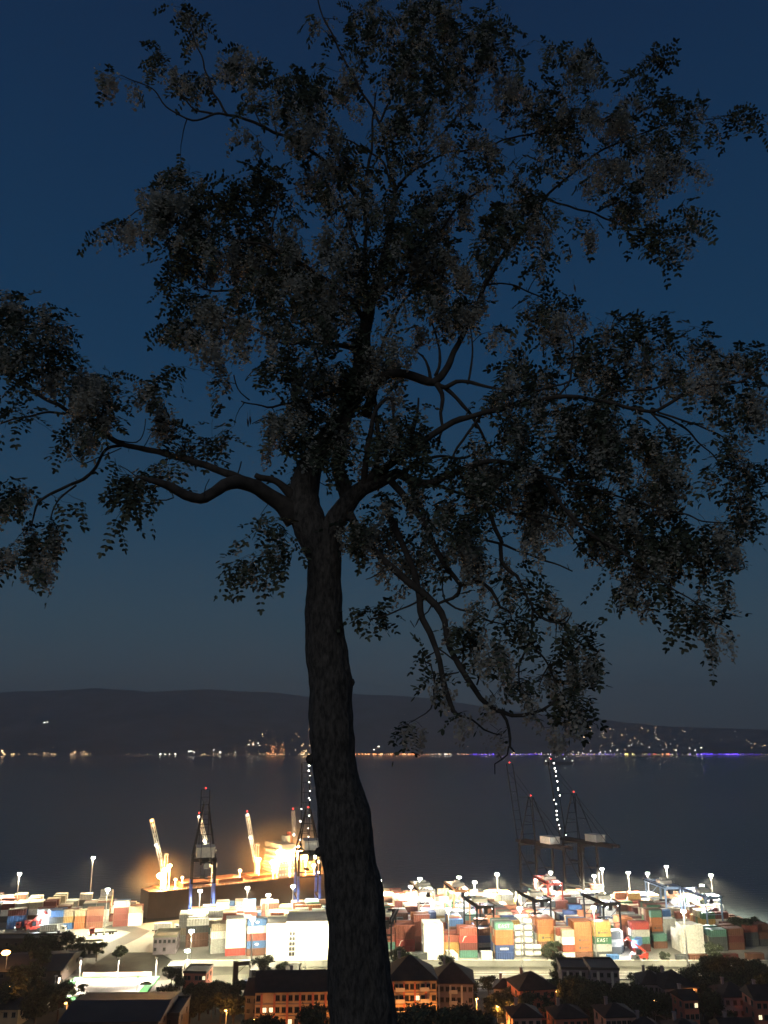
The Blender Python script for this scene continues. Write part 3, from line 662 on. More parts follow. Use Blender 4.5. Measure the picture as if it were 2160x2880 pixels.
# ------------------------------------------------------------------ buildings
WALLM = {'orange': mat('ochre_plaster', (.50,.34,.20), .85, vary=.15, scale=.3), 'pink': mat('pink_plaster', (.42,.26,.23), .85, vary=.2, scale=.3),
 'mauve': mat('mauve_plaster', (.20,.17,.19), .85, vary=.2, scale=.3), 'pale': mat('pale_plaster', (.5,.47,.42), .85, vary=.15, scale=.3), 'shed': mat('shed_cladding', (.07,.055,.045), .7, vary=.3, scale=.2), 'white': M['white'], 'brick': mat('red_plaster', (.45,.15,.10), .85, vary=.2, scale=.3)}
ROOFM = {'tile': mat('roof_tiles', (.03,.023,.021), .9, vary=.35, scale=.6, bump=.4), 'sheet': mat('metal_roof_sheet', (.045,.04,.035), .6, vary=.3, scale=.15), 'olive': mat('olive_roof_sheet', (.2,.2,.14), .6, vary=.3, scale=.15), 'white': mat('pale_roof_sheet', (.5,.5,.46), .6, vary=.2, scale=.1)}
def win_mesh(w, h, pane):
    b = MB(); f = .1
    for x in (-1, 1): b.box((x*(w/2), 0, 0), (f,.14,h+f), 0)
    for z in (-1, 1): b.box((0, 0, z*h/2), (w-f,.14,f), 0)
    b.box((0,0,0), (.06,.12,h-f), 0); b.box((0,.03,0), (w-f,.03,h-f), 1); b.box((0,-.12,-h/2-.1), (w+.3,.25,.08), 0)
    return b.mesh('window', [M['frame'], pane])
WM = {}
def building(name, label, u0, u1, dist, z_eave, depth, wall='pale', roof='hip', rm='tile', rh=3, yaw=0, floors=0, cols=0, lit=(), cat='building', group=None, side=True, z0=None, balc=0, ww=1.1, wh=1.3, chim=1):
    pc = at((u0+u1)/2, 2700, dist); w = (u1-u0)/F*dist*1.02; g0 = (z0 if z0 is not None else gz(pc.x, dist)-1); h = z_eave-g0
    t = thing(name, label, cat, (pc.x, dist, g0), rad(yaw), group)
    b = MB(); b.box((0, depth/2, h/2), (w, depth, h)); wl = b.build('wall', WALLM[wall], t)
    b = MB(); e = .6
    if roof == 'hip':
        X, Y0, Y1 = w/2+e, -e, depth+e; rx = max(.2, X-(depth/2+e)) if w > depth else .3; ym = depth/2
        b.add([(-X,Y0,h),(X,Y0,h),(X,Y1,h),(-X,Y1,h),(-rx,ym,h+rh),(rx,ym,h+rh),(-X,Y0,h+.18),(X,Y0,h+.18),(X,Y1,h+.18),(-X,Y1,h+.18)],
              [(3,2,1,0),(0,1,7,6),(1,2,8,7),(2,3,9,8),(3,0,6,9),(6,7,5,4),(7,8,5),(8,9,4,5),(9,6,4)])
    elif roof == 'gable':
        X, Y0, Y1 = w/2+e, -e, depth+e; ym = depth/2
        b.add([(-X,Y0,h),(X,Y0,h),(X,Y1,h),(-X,Y1,h),(-X,ym,h+rh),(X,ym,h+rh)], [(3,2,1,0),(0,1,5,4),(2,3,4,5),(1,2,5),(3,0,4)])
    else:
        b.box((0, depth/2, h+.12), (w+.4, depth+.4, .24))
        for s in (-1, 1): b.box((s*(w/2+.1), depth/2, h+.54), (.2,depth+.4,.6))
        for y in (-.1, depth+.1): b.box((0, y, h+.54), (w,.2,.6))
    rf = b.build('roof', ROOFM[rm], t)
    if roof in ('hip', 'gable') and chim:
        for k in range(chim): cb = MB(); x = w*(-.22+.4*k); cb.box((x, depth*.62, h+rh*.8+.5), (.8,.8,1.8)); cb.box((x,depth*.62,h+rh*.8+1.5), (1,1,.2)); cb.build('chimney', WALLM['mauve'], rf)
    if floors:
        key = (ww, wh)
        if key not in WM: WM[key] = (win_mesh(ww, wh, M['win']), win_mesh(ww, wh, M['win_lit']))
        fh = min(3.0, h/floors); n = 0
        for f in range(floors):
            z = h-fh*f-fh*.5
            for c in range(cols):
                x = -w/2+w*(c+.5)/cols; n += 1
                if random.random() < .07 and (f, c) not in lit: continue
                if n > 100: break
                link('window', WM[key][1 if (f, c) in lit else 0], t, (x, -.06, z))
        if side:
            for f in range(floors):
                for k in range(2): link('window', WM[key][0], t, (w/2+.06, depth*(.28+.44*k), h-fh*f-fh*.5), rad(90)); link('window', WM[key][0], t, (-w/2-.06, depth*(.28+.44*k), h-fh*f-fh*.5), rad(-90))
    if floors >= 4:
        for c in range(1, cols, 2):
            pb = MB(); pb.box((-w/2+w*c/cols, -.1, h/2-.2), (w/cols*.34, .2, h-.5)); pb.build('facade_band', WALLM['brick' if wall == 'orange' else 'pale'], t)
        for f in range(1, floors):
            pb = MB(); pb.box((0, -.13, h-fh*f), (w, .08, .18)); pb.build('storey_band', WALLM['mauve'], t)
    for k in range(balc):
        x = -w/2+w*(k+.5)/balc
        for f in range(floors):
            bb = MB(); z = h-3*f-2.4; bb.box((x,-.75,z), (2.6,1.4,.15)); bb.box((x,-1.42,z+.5), (2.6,.06,.9)); [bb.box((x+s*1.27,-.75,z+.5), (.06,1.3,.9)) for s in (-1,1)]; bb.build('balcony', WALLM['pale'], t)
    return t
building('apartment_block', 'long apartment block left of and behind the trunk, orange lit wall', 742, 1040, 262, 22.6, 13, 'orange', 'gable', 'tile', 4.0, 3, 5, 19, {(1,1),(1,2),(2,5),(1,13)}, balc=0, chim=2)
building('apartment_block', 'apartment block right of the trunk, orange lit wall under dark hip roof', 1098, 1219, 268, 23.8, 15, 'orange', 'hip', 'tile', 5.2, 3, 5, 9, {(1,5)}, balc=2)
building('apartment_house', 'dim purple apartment house with dark hip roof, no lamp on its wall', 1224, 1322, 286, 18.4, 15, 'mauve', 'hip', 'tile', 4.4, -4, 4, 7, {(3,1)}, balc=1)
building('tower_house', 'small tower house with pyramid roof and a lit column of windows', 1390, 1440, 312, 10.0, 9, 'mauve', 'hip', 'tile', 2.4, -12, 3, 3, {(0,2),(1,2),(2,2)})
building('hip_roofed_house', 'house with broad hip roof and red orange lit right wall', 1462, 1556, 300, 13.0, 13, 'brick', 'hip', 'tile', 4.0, 10, 3, 5, set())
building('house', 'pinkish house low in front of the broad hip roofed one', 1440, 1512, 262, 16.0, 9, 'pink', 'hip', 'tile', 2.4, 4, 2, 4, set())
building('flat_roofed_block', 'left one of two blocky flat roofed buildings by the highway', 1583, 1660, 318, 14.5, 13, 'mauve', 'flat', 'sheet', 0, -4, 4, 5, set())
building('flat_roofed_block', 'right, nearer one of two blocky flat roofed buildings by the highway', 1665, 1734, 312, 15.8, 14, 'mauve', 'flat', 'sheet', 0, -3, 4, 4, {(1,0)})
building('house', 'pinkish house with many small windows and two lit ones, low right', 1697, 1776, 252, 19.0, 10, 'pink', 'hip', 'tile', 2.2, 5, 3, 6, {(2,1),(2,2)})
building('house', 'house with low gable roof left of the wide one near the highway', 1806, 1862, 305, 13.2, 12, 'mauve', 'hip', 'tile', 3, -5, 2, 4, set())
building('house', 'house with wide pyramid roof near the highway, right of centre', 1866, 1950, 300, 13.4, 13, 'mauve', 'hip', 'tile', 4, 6, 2, 5, {(1,2)})
building('house', 'small orange lit house below the wide pyramid roof', 1915, 1952, 280, 15.5, 8, 'brick', 'gable', 'tile', 2, 8, 2, 3, {(0,2)})
building('house', 'dark roofed house among trees left of the right edge house', 2030, 2100, 292, 13, 11, 'mauve', 'hip', 'tile', 3, 0, 2, 4, set())
building('house', 'red orange lit house cut by the right edge of the photo', 2118, 2190, 276, 16.5, 10, 'brick', 'gable', 'tile', 3, 0, 3, 5, {(1,0)})
building('house', 'dim brown house low between the pink house and the orange lamp', 1785, 1850, 246, 17.0, 10, 'pink', 'hip', 'tile', 2.5, 2, 2, 4, set())
building('house', 'low dark house with one lit window under the twin blocks', 1560, 1640, 270, 13.5, 10, 'brick', 'hip', 'tile', 2.5, 6, 2, 5, set())
building('house', 'dark house at the bottom edge right of the twin roofs', 1290, 1390, 248, 16.6, 11, 'mauve', 'hip', 'tile', 3, 0, 2, 5, set())
building('house', 'dark house with pale front near the bottom right corner', 1880, 1960, 236, 19.5, 10, 'pale', 'hip', 'tile', 2.5, -4, 2, 5, {(1,1),(1,3)})
building('house', 'low pale house at the bottom right, right of the dark wooded patch', 2030, 2110, 240, 18.5, 10, 'pale', 'gable', 'tile', 2.5, 3, 2, 5, {(1,0)})
# left side
building('shed', 'long dark sheet roofed shed at the lower left', 200, 440, 250, 18.6, 26, 'shed', 'gable', 'sheet', 1.6, 2, 1, 10, set(), chim=0)
building('shed', 'dark roofed shed right of the long one at the lower left', 445, 508, 262, 16.4, 16, 'shed', 'flat', 'sheet', 0, 2, 1, 4, set())
building('house', 'reddish lit wall of a house at the bottom edge, lower left', 372, 470, 228, 20.2, 9, 'brick', 'gable', 'tile', 1.5, 4, 2, 5, set(), chim=0)
building('warehouse', 'big dark warehouse with brown roof at the left edge', -160, 150, 342, 8.0, 30, 'shed', 'gable', 'sheet', 2.4, 4, 1, 12, set(), chim=0)
building('warehouse', 'long low brown roofed warehouse just before the left yard', -60, 140, 384, 9.5, 9, 'shed', 'flat', 'sheet', 0, 0, 1, 9, set())
building('shed', 'olive roofed low building between the left yard and the warehouse', 186, 266, 388.5, 5.4, 12, 'pale', 'flat', 'olive', 0, 8, 1, 6, set())
building('office', 'grey green box building left of the bright short lamp', 432, 488, 388.8, 9.6, 14, 'mauve', 'flat', 'olive', 0, 6, 2, 5, set())
building('gatehouse', 'white gatehouse with dark doorway below the grey green building', 476, 512, 352, 6.8, 7, 'pale', 'flat', 'white', 0, 4, 1, 3, {(0,1)})
building('workshop', 'brown workshop with lit corner below the short bright lamp', 522, 578, 338, 8.4, 10, 'brick', 'flat', 'sheet', 0, -3, 1, 6, {(0,5)})
building('shed', 'dark low shed beside the striped container stack', 706, 764, 355, 6.2, 7, 'shed', 'flat', 'sheet', 0, -2, 1, 4, set())
building('shed', 'long dark roofed shed in front of the white warehouse', 716, 828, 345, 7.8, 10, 'shed', 'gable', 'sheet', 1.2, -3, 1, 9, {(0,2)}, chim=0)
building('house', 'dark gabled roof left of the trunk over the apartment block', 700, 800, 292, 13.5, 12, 'shed', 'gable', 'tile', 3.5, -3, 2, 6, set())
building('kiosk', 'pale roofed kiosk beside the trunk, on the lit car park', 905, 940, 316, 9.0, 7, 'shed', 'gable', 'tile', 2.2, -5, 1, 3, set(), chim=0)
building('sheds', 'orange lit shed wall at the left edge', 2, 62, 292, 9.6, 9, 'orange', 'gable', 'sheet', 2.2, 0, 1, 3, set(), cat='shed', chim=0)
# white warehouse with the ladder of windows
t = building('warehouse', 'glaring white warehouse left of the trunk behind the striped stack', 752, 812, 380, 16.0, 16, 'white', 'flat', 'white', 0, 6, 0, 0, z0=3.15)
t = building('warehouse', 'large glaring white hall beside the trunk with a tall strip window', 812, 950, 376, 17.6, 22, 'white', 'flat', 'white', 0, 4, 0, 0, z0=3.15)
for k in range(5): link('window', WM[(1.1,1.3)][0], t, (-9.5, -.06, 3.2+k*1.9)); link('window', WM[(1.1,1.3)][0], t, (-8.2, -.06, 3.2+k*1.9))
b = MB(); b.box((6,-.05,2.2), (4,.1,4.4)); b.build('roller_door', M['cream'], t)
l = lamp('wall_floodlight', (-6, -16, 15), 52000, WHITE_L, .5)
fp = thing('floodlight_mast', 'lower floodlight post hidden by glare in front of the white hall', 'light mast', (at(860,2700,366).x, 364.5, 3.0))
b = MB(); b.bar((0,0,0), (0,0,13), .15, n=6); b.build('pole', M['galv'], fp); b = MB(); b.box((0,.5,13), (1.2,.4,.5)); b.build('floodlight', M['lamp_w'], fp); l.parent = fp; l.location = (0, 1.6, 12.6)
l2 = lamp('wall_floodlight', (-14, 1.6, 12.6), 32000, WHITE_L, .5, fp)

# ------------------------------------------------------------------ floodlit sports court
c0, c1 = G(190, 2806, 3.6), G(380, 2752, 3.6); cx = G(300, 2778, 3.6).x; cy = (c0.y+c1.y)/2
ct = thing('sports_court', 'floodlit pale sports court with green rim, glaring at the lower left', 'sports court', (cx, cy, 0), rad(2)); cw, cd = 26, 22
zc = 3.6
b = MB(); b.box((0,0,zc-1.2), (cw+6,cd+7,2.4)); b.build('green_border', mat('green_court_paint', (.06,.30,.10), .8, vary=.1), ct)
b = MB(); b.box((0,0,zc+.03), (cw,cd,.04)); b.build('court_surface', mat('pale_court_surface', (.62,.60,.55), .8, vary=.08), ct)
b = MB()
for (x, y, w_, d_) in ((0,-cd/2+.5,cw-1,.15),(0,cd/2-.5,cw-1,.15),(-cw/2+.5,0,.15,cd-1),(cw/2-.5,0,.15,cd-1),(0,0,.15,cd-1)): b.box((x,y,zc+.06), (w_,d_,.015))
b.build('court_line', M['paint'], ct)
b = MB(); b.box((0,cd/2+2.6,zc+1.0), (cw,.12,1.6)); b.build('back_screen', mat('screen_cloth', (.7,.45,.3), .8), ct)
b = MB()
for s in (-1, 1):
    x = s*(cw/2-1); [b.bar((x,y,zc), (x,y,zc+2.4), .08) for y in (-3,3)]; b.bar((x,-3,zc+2.4), (x,3,zc+2.4), .08); 
b.build('goal_frame', M['paint'], ct)
for k, (sx, sy) in enumerate(((-1,1),(0,1),(1,1),(-1,-1),(1,-1))):
    px, py = cx+sx*(cw/2+1.5), cy+sy*(cd/2+1.8)
    t = thing('court_floodlight', 'slim court floodlight pole, %s' % ['back left corner','middle of the back side','back right corner','front left corner','front right corner'][k], 'floodlight', (px, py, zc-1), group='floodlights of the sports court')
    b = MB(); b.bar((0,0,0), (0,0,8), .1, n=6); b.build('pole', M['galv'], t); b = MB(); b.box((0,-sy*.4,8), (1.0,.35,.4)); b.build('floodlight', mat('court_lamp_glass', (.5,.5,.5), .3) if k else mat('court_lamp_glass', (.5,.5,.5), .3), t)
    lamp('court_light', (-sx*1.0, -sy*1.5, 7.6), 38000, (1,.84,.66), .4, t, spot=rad(140))
# lit upright banner pole left of the court
p = G(163, 2798, 3); t = thing('light_column', 'glowing white upright light column left of the court', 'light column', (p.x, p.y, 3))
b = MB(); b.box((0,0,2.9), (.6,.4,5.4)); b.build('lit_panel', mat('lit_panel', (.9,.8,.7), emit=(1,.82,.66), es=2.2), t); b = MB(); b.box((0,.4,3.1), (1.0,.3,6.2)); b.build('frame', M['dark'], t)
# pylon near the dark yard
p = G(658, 2835, 5); t = thing('billboard_pylon', 'dark square pylon with one lit edge standing left of the apartment block', 'pylon', (p.x, p.y, 4), rad(20))
b = MB(); b.box((0,0,7.5), (1.6,1.6,15)); b.build('column', WALLM['shed'], t); b = MB(); b.box((2.4,0,14.2), (4.6,.5,1.2)); b.bar((.8,0,11.5),(3.5,0,13.7),.12); b.build('arm', WALLM['shed'], t)

# ------------------------------------------------------------------ trucks and cars
tr_c = 0
def truck(label, u, v, rz, cabcol='red', box='white', hl=False, z=3.16, grp='trucks in and around the yard', light=None):
    p = G(u, v, z); t = thing('container_truck', label, 'truck', p, rz, grp)
    b = MB(); P = [(3.2,.9),(5.6,.9),(5.6,2.2),(5.3,3.2),(3.6,3.5),(3.2,3.5)]; n = 6
    b.add([(x,-1.2,q) for x, q in P]+[(x,1.2,q) for x, q in P], [(k,(k+1)%n,n+(k+1)%n,n+k) for k in range(n)]+[tuple(range(n))[::-1], tuple(range(n,2*n))]); cb = b.build('cab', CM[cabcol], t)
    b = MB(); b.box((5.48,0,2.65), (.1,2.0,.8)); [b.box((4.6,s*1.21,2.6), (1,.04,.7)) for s in (-1,1)]; b.build('window', M['win'], cb)
    b = MB(); b.box((-1,0,1.05), (12,1.1,.3)); b.build('chassis', M['dark'], t)
    if box: b = MB(); cont_geo(b, Matrix.Translation((-2.2,0,1.25)), 0); b.build('load', CM[box], t)
    for x in (-5,-3.8,2.4,4.6):
        for s in (-1, 1): b = MB(); b.bar((x,s*.85,.5), (x,s*1.2,.5), .5, n=12); b.build('wheel', M['rubber'], t)
    if hl:
        for s in (-1, 1): b = MB(); b.ball((5.65,s*.9,1.15), .22, n=6); b.build('headlight', M['lamp_w'], t)
    if light: lamp('cab_light', (6.5,-1.5,3.5), light[0], light[1], .3, t)
    return t
truck('red tractor truck with lit lamps on the white apron of the left yard', 285, 2629, rad(200), 'red', None, True)
truck('red and white truck among lights at the foot of the left yard', 78, 2614, rad(188), 'red', 'red', True)
truck('truck with lit white box right of the tower of the quay crane feet', 470, 2622, rad(8), 'white', 'white', True)
truck('truck with dark box parked by the wall right of the trunk', 1160, 2712, rad(182), 'dark grey', 'dark grey')
truck('flatbed truck without load on the apron before the yellow stack', 1310, 2709, rad(184), 'pale grey', None)
truck('white truck parked between the yellow stack and teal stack', 1270, 2704, rad(100), 'white', 'white')
truck('empty flatbed truck parked along the wall left of the lettered stack', 1760, 2711, rad(2), 'dark grey', None)
truck('truck with white box on the left apron', 150, 2626, rad(6), 'white', 'pale grey')
def loader(label, u, v, rz, col='red'):
    p = G(u, v, 3.16); t = thing('reach_stacker', label, 'loader', p, rz)
    b = MB(); b.box((0,0,1.7), (6.4,2.8,1.2)); b.box((-2.6,0,2.6), (1.6,2.6,1)); b.build('body', M['redsteel'], t)
    b = MB(); b.box((0.2,0,3.3), (1.7,1.5,1.9)); b.build('cab', M['win'], t)
    b = MB(); b.bar((-2.6,0,3.6), (5.0,0,8.2), .42); b.bar((1.8,0,2.2), (2.4,0,6.3), .2); b.build('boom', M['redsteel'], t)
    b = MB(); b.box((5.2,0,7.6), (.8,6.4,.5)); b.build('spreader', M['redsteel'], t)
    for x in (-2.3, 2.4):
        for s in (-1, 1): b = MB(); b.bar((x,s*1.1,.85), (x,s*1.8,.85), .85, n=14); b.build('wheel', M['rubber'], t)
    for s in (-1, 1): b = MB(); b.ball((3.3,s*1.1,2.2), .25, n=6); b.build('headlight', M['lamp_w'], t)
    lamp('work_light', (3.4,-2.4,5.5), 9000, (.75,.85,1), .3, t)
    return t
loader('red reach stacker with blue white work lights near the lettered stack', 1800, 2702, rad(150))
o = container('bright blue', G(1795, 2690, 3.16)+Vector((0,0,3.4)), rad(60), 'bright blue shipping container held up by the red reach stacker', 'single containers along the wall'); o.location.z = 7.2
loader('red reach stacker near the blue stack at far left', 92, 2620, rad(30))
def car(label, u, v, rz, col, z=3.12, tail=True):
    p = G(u, v, z); t = thing('parked_car', label, 'car', p, rz, 'cars seen on the roads and lots')
    P = [(-2.1,.35),(2.1,.35),(2.15,.8),(1.1,.95),(.5,1.45),(-1.1,1.45),(-1.9,.95),(-2.15,.85)]; n = 8
    b = MB(); b.add([(x,-.85,q) for x, q in P]+[(x,.85,q) for x, q in P], [(k,(k+1)%n,n+(k+1)%n,n+k) for k in range(n)]+[tuple(range(n))[::-1], tuple(range(n,2*n))]); b.build('body', CM[col], t)
    b = MB(); b.box((-.3,0,1.2), (1.5,1.72,.35)); b.build('window', M['win'], t)
    for x in (-1.35, 1.35):
        for s in (-1, 1): b = MB(); b.bar((x,s*.65,.32), (x,s*.88,.32), .32, n=10); b.build('wheel', M['rubber'], t)
    for s in (-1, 1):
        b = MB(); b.ball((2.15,s*.6,.65), .13, n=6); b.build('headlight', M['lamp_w'], t)
    return t
for (u, v, rz, c, lb) in [(735,2742,200,'pale grey','silver car with bright headlights left of the long shed'),(748,2743,200,'white','white car beside the silver one near the long shed'),(672,2769,190,'dark grey','dark car with lit lamps near the pylon'),
    (690,2770,190,'navy blue','dark blue car right of the dark one near the pylon'),(824,2757,170,'white','white car at the left of the lit car park by the trunk'),(852,2761,175,'red','red car on the lit car park by the trunk'),(866,2760,175,'dark grey','grey car right of the red one by the trunk'),
    (1459,2770,4,'white','white car streaking light on the highway right of the tower house'),(410,2771,185,'tan','car with small lamps right of the court'),(573,2762,180,'brown','car with lit lamp below the workshop'),(150,2735,5,'white','white van like car in the dark lower left yard')]: car(lb, u, v, rad(rz), c)
for k, u in enumerate((905,1030,1130)):
    pass

# ------------------------------------------------------------------ town trees
def leafcloud(n, blobs, size, mats_, name):
    P = []; tot = sum(b_[3]**2 for b_ in blobs)
    for (x, y, z, r) in blobs:
        k = int(n*r*r/tot); d = RN.normal(size=(k,3)); d /= np.linalg.norm(d, axis=1)[:,None]; rr = r*(RN.rand(k)**.4)*(1+.18*RN.randn(k))
        P.append(np.array([x,y,z])+d*rr[:,None]*np.array([1,1,.8]))
    P = np.concatenate(P); k = len(P); a = RN.normal(size=(k,3)); a /= np.linalg.norm(a, axis=1)[:,None]; c = np.cross(a, RN.normal(size=(k,3))); c /= np.linalg.norm(c, axis=1)[:,None]
    s = size*(.6+.8*RN.rand(k))[:,None]; V = np.stack([P-a*s, P+c*s*.6, P+a*s, P-c*s*.6], 1).reshape(-1, 3)
    return np_mesh(name, V, 4, mats_)
M['bark2'] = mat('tree_bark', (.06,.045,.035), .9, bump=.3, scale=3)
LM = [mat('town_tree_leaves', (.045,.06,.03), .8, vary=.6, island=True), mat('conifer_leaves', (.03,.05,.03), .8, vary=.5, island=True)]
def tree_proto(kind):
    t = thing('leafy_tree' if kind < 2 else 'cypress_tree', 'x', 'tree', (0,0,0)); H_ = (8.5,7,10)[kind]
    b = MB(); b.bar((0,0,-1), (.15,0,H_*.45), .25, n=8, w2=.16); b.bar((.15,0,H_*.42), (.1,.1,H_*.8), .16, n=6, w2=.04)
    if kind < 2:
        for k in range(6): a = k*1.05; b.bar((.1,0,H_*(.35+.05*k)), (2*math.cos(a),2*math.sin(a),H_*(.55+.05*k)), .1, n=5, w2=.03)
    b.build('trunk', M['bark2'], t)
    if kind < 2: bl = [(random.gauss(0,1.5), random.gauss(0,1.5), H_*random.uniform(.42,.92), random.uniform(.8,1.7)) for _ in range(15)]; me = leafcloud(3800, bl, .26, [LM[0]], 'crown')
    else: bl = [(random.gauss(0,.15), random.gauss(0,.15), 1.5+k*.8, 1.3*(1-k/11)+.15) for k in range(11)]; me = leafcloud(2600, bl, .2, [LM[1]], 'crown')
    link('crown', me, t); return t
protos = [tree_proto(k) for k in range(3)]; used = [False]*3
TR = [(0,60,2838,1.3,'big dark tree at the left edge by the lit sheds'),(1,120,2850,1.3,'big dark tree right of the left edge one'),(0,160,2875,1.2,'dark tree at the bottom left corner area'),(1,95,2890,1.3,'dark tree lowest at bottom left'),
 (0,270,2705,.9,'round dark tree before the olive roofed building'),(1,335,2702,.8,'round dark tree beside the curved access road'),(0,185,2690,1.1,'dark tree in the gloom below the left yard'),(1,150,2700,1.0,'dark tree left of the olive building tree'),(0,226,2708,.9,'dark bush like tree between the two round ones'),
 (2,32,2790,.6,'small pointed cypress before the orange shed'),(0,228,2806,.45,'little tree on the front rim of the court'),(1,203,2806,.4,'littlest tree on the front rim of the court'),
 (0,480,2780,.8,'bushy tree right of the court'),(1,505,2785,.7,'smaller tree right of the bushy one by the court'),
 (0,585,2852,1.1,'bushy tree left of the pylon at the bottom'),(1,560,2870,1.2,'broad dark tree left of the pylon at the bottom'),(0,618,2880,1.1,'tree just left of the pylon foot'),(1,655,2878,1.1,'tree at the pylon foot'),
 (0,730,2872,1.0,'dark tree at the left end of the apartment block'),(1,843,2868,.9,'tree standing before the orange apartment wall'),(0,885,2870,1.05,'bigger tree before the orange apartment wall beside the trunk'),(2,780,2892,.8,'pointed tree at the bottom below the apartment windows'),
 (0,740,2770,1.0,'dark tree behind the apartment roof, left end'),(1,800,2762,.9,'dark tree behind the apartment roof, middle'),(0,1120,2745,1.0,'dark tree rising behind the right apartment roof'),(1,1150,2742,1.1,'taller dark tree behind the right apartment roof'),
 (0,1255,2752,.8,'dark tree behind the purple house'),(0,1110,2890,1.1,'dark tree at the bottom right of the trunk'),(1,1145,2876,1.2,'dark tree before the right apartment block'),(0,1185,2880,1.2,'broad dark tree before the right apartment block corner'),
 (1,1240,2895,1.2,'dark tree by the flaring lamp at the bottom'),(0,1285,2885,1.2,'dark tree before the dark house at the bottom'),(1,1350,2890,1.2,'broad dark tree at the bottom centre right'),(0,1375,2815,.8,'small tree left of the tower house foot'),
 (1,1440,2850,1.1,'dark tree right of the tower house foot'),(0,1480,2885,1.1,'dark tree at the foot of the pinkish house'),(1,1530,2860,1.2,'dark tree right of the pinkish house'),(0,1570,2800,1.0,'dark tree beside the red orange wall'),
 (0,1560,2700,.7,'small lit tree at the wall by the tank containers'),(1,1540,2702,.65,'smaller lit tree at the wall by the tank containers'),(0,1580,2772,1.1,'tree beside the twin flat blocks, left'),(1,1600,2850,1.3,'big dark tree below the twin flat blocks'),
 (0,1650,2870,1.3,'big dark tree left of the many windowed house'),(1,1690,2895,1.2,'dark tree before the many windowed house'),(0,1760,2898,1.1,'dark tree right before the many windowed house'),(1,1800,2800,1.0,'dark tree left of the low gable house'),
 (0,1860,2830,1.3,'big dark tree right of the glowing lamp'),(1,1900,2850,1.4,'biggest dark tree right of centre, bottom right'),(0,1955,2840,1.4,'broad dark tree below the small orange house'),(1,1990,2770,1.1,'domed tree by the highway lamp'),(0,2010,2775,1.1,'tree left of the highway lamp'),
 (1,2050,2770,1.0,'tree right of the highway lamp'),(0,2090,2790,1.2,'dark tree before the house near the right edge'),(1,2130,2760,1.1,'dark tree over the right edge house'),(0,2060,2850,1.4,'big dark tree at lower right'),(1,2110,2870,1.4,'dark tree at the bottom right corner'),
 (0,2150,2850,1.3,'dark tree at the right edge, bottom'),(1,2000,2880,1.3,'dark tree at the bottom, left of the corner'),(0,1820,2893,1.2,'dark tree at the bottom below the glowing lamp'),(1,2005,2707,.9,'bushy tree inside the yard wall near the end'),
 (0,1986,2610,1.35,'dark bushy tree amid the glare at the right end gantry'),(0,2090,2655,1.3,'dark tree over the end stacks at the right edge'),(1,2130,2650,1.3,'darker tree right over the end stacks'),(1,1868,2712,.6,'little bush like tree by the wall right of the loader')]
for (k, u, v, s, lb) in TR:
    if v > 2720: z = 6.0; p = G(u, v, z); p = Vector((p.x, p.y, 0)); 
    else: p = G(u, v, 3.1)
    for _ in range(4):
        zz = gz(p.x, p.y) if p.y < 388 else 3.15; p = G(u, v, zz)
    if 700 < u < 1420 and v > 2860:
        p = at(u, 2900, 249); p.z = gz(p.x, p.y)-.3; s *= 1.42
    rz = random.uniform(0, 6.28)
    if not used[k]: o = protos[k]; o.location = p; o['label'] = lb; o['group'] = 'trees of the town and yard edge'; used[k] = True; o.rotation_euler.z = rz
    else: o = dup(protos[k], p, rz, lb, 'trees of the town and yard edge')
    s *= 1.08; o.scale = (s*random.uniform(.9,1.2), s*random.uniform(.9,1.2), s*random.uniform(.85,1.1))

for (n, u0, u1, v0, v1, lb) in ((26,1560,2160,2825,2900,'in the wooded patch along the bottom right'),(12,1980,2160,2775,2830,'among the houses near the right edge'),(8,0,190,2750,2890,'in the gloom at the lower left'),(5,20,230,2685,2730,'between warehouse and left yard'),(7,440,660,2840,2890,'around the pylon foot'),(8,1230,1400,2850,2900,'at the bottom below the twin roofs')):
    P_ = sorted((random.uniform(u0, u1), random.uniform(v0, v1)) for _ in range(n))
    for i_, (u, v) in enumerate(P_):
        p = G(u, v, 6)
        for _k in range(4): p = G(u, v, gz(p.x, p.y))
        k = random.choice((0,1)); s = random.uniform(.8, 1.5); o = dup(protos[k], p, random.uniform(0,6.28), 'dark tree, %s from the left %s' % (ordn(i_+1), lb), 'dark trees '+lb); o.scale = (s, s, s*random.uniform(.8,1.1))

# ------------------------------------------------------------------ small ship on the bay, far shore lights
p = G(1572, 2150, 0); t = thing('tanker', 'small dark tanker with deck lamps far out on the bay', 'ship', p, rad(3))
b = MB(); st = [(-52,6),(-46,9),(40,9),(52,.6)]; V = []
for x, w in st: V += [(x,-w,-1),(x,w,-1),(x,-w,9),(x,w,9)]
b.add(V, [f for i in range(3) for f in ((i*4,i*4+4,i*4+6,i*4+2),(i*4+1,i*4+3,i*4+7,i*4+5),(i*4+2,i*4+6,i*4+7,i*4+3))]+[(0,2,3,1),(12,13,15,14)]); b.build('hull', hullm, t)
b = MB(); b.box((-41,0,14), (12,14,10)); b.box((-41,0,21), (7,15,3)); b.build('superstructure', M['cream'], t)
b = MB(); b.bar((20,0,9), (20,0,19), .5); b.bar((-41,0,22), (-41,0,28), .4); b.build('mast', M['galv'], t)
for q in ((-48,-8,12),(-35,-8,24),(20,-2,19),(47,-4,12)): b = MB(); b.ball(q, 1.3, n=6); b.build('deck_lamp', mat('far_deck_lamp', (.5,.5,.5), emit=(1,.95,.8), es=9) if q[0] == -48 else bpy.data.materials['far_deck_lamp'], t)

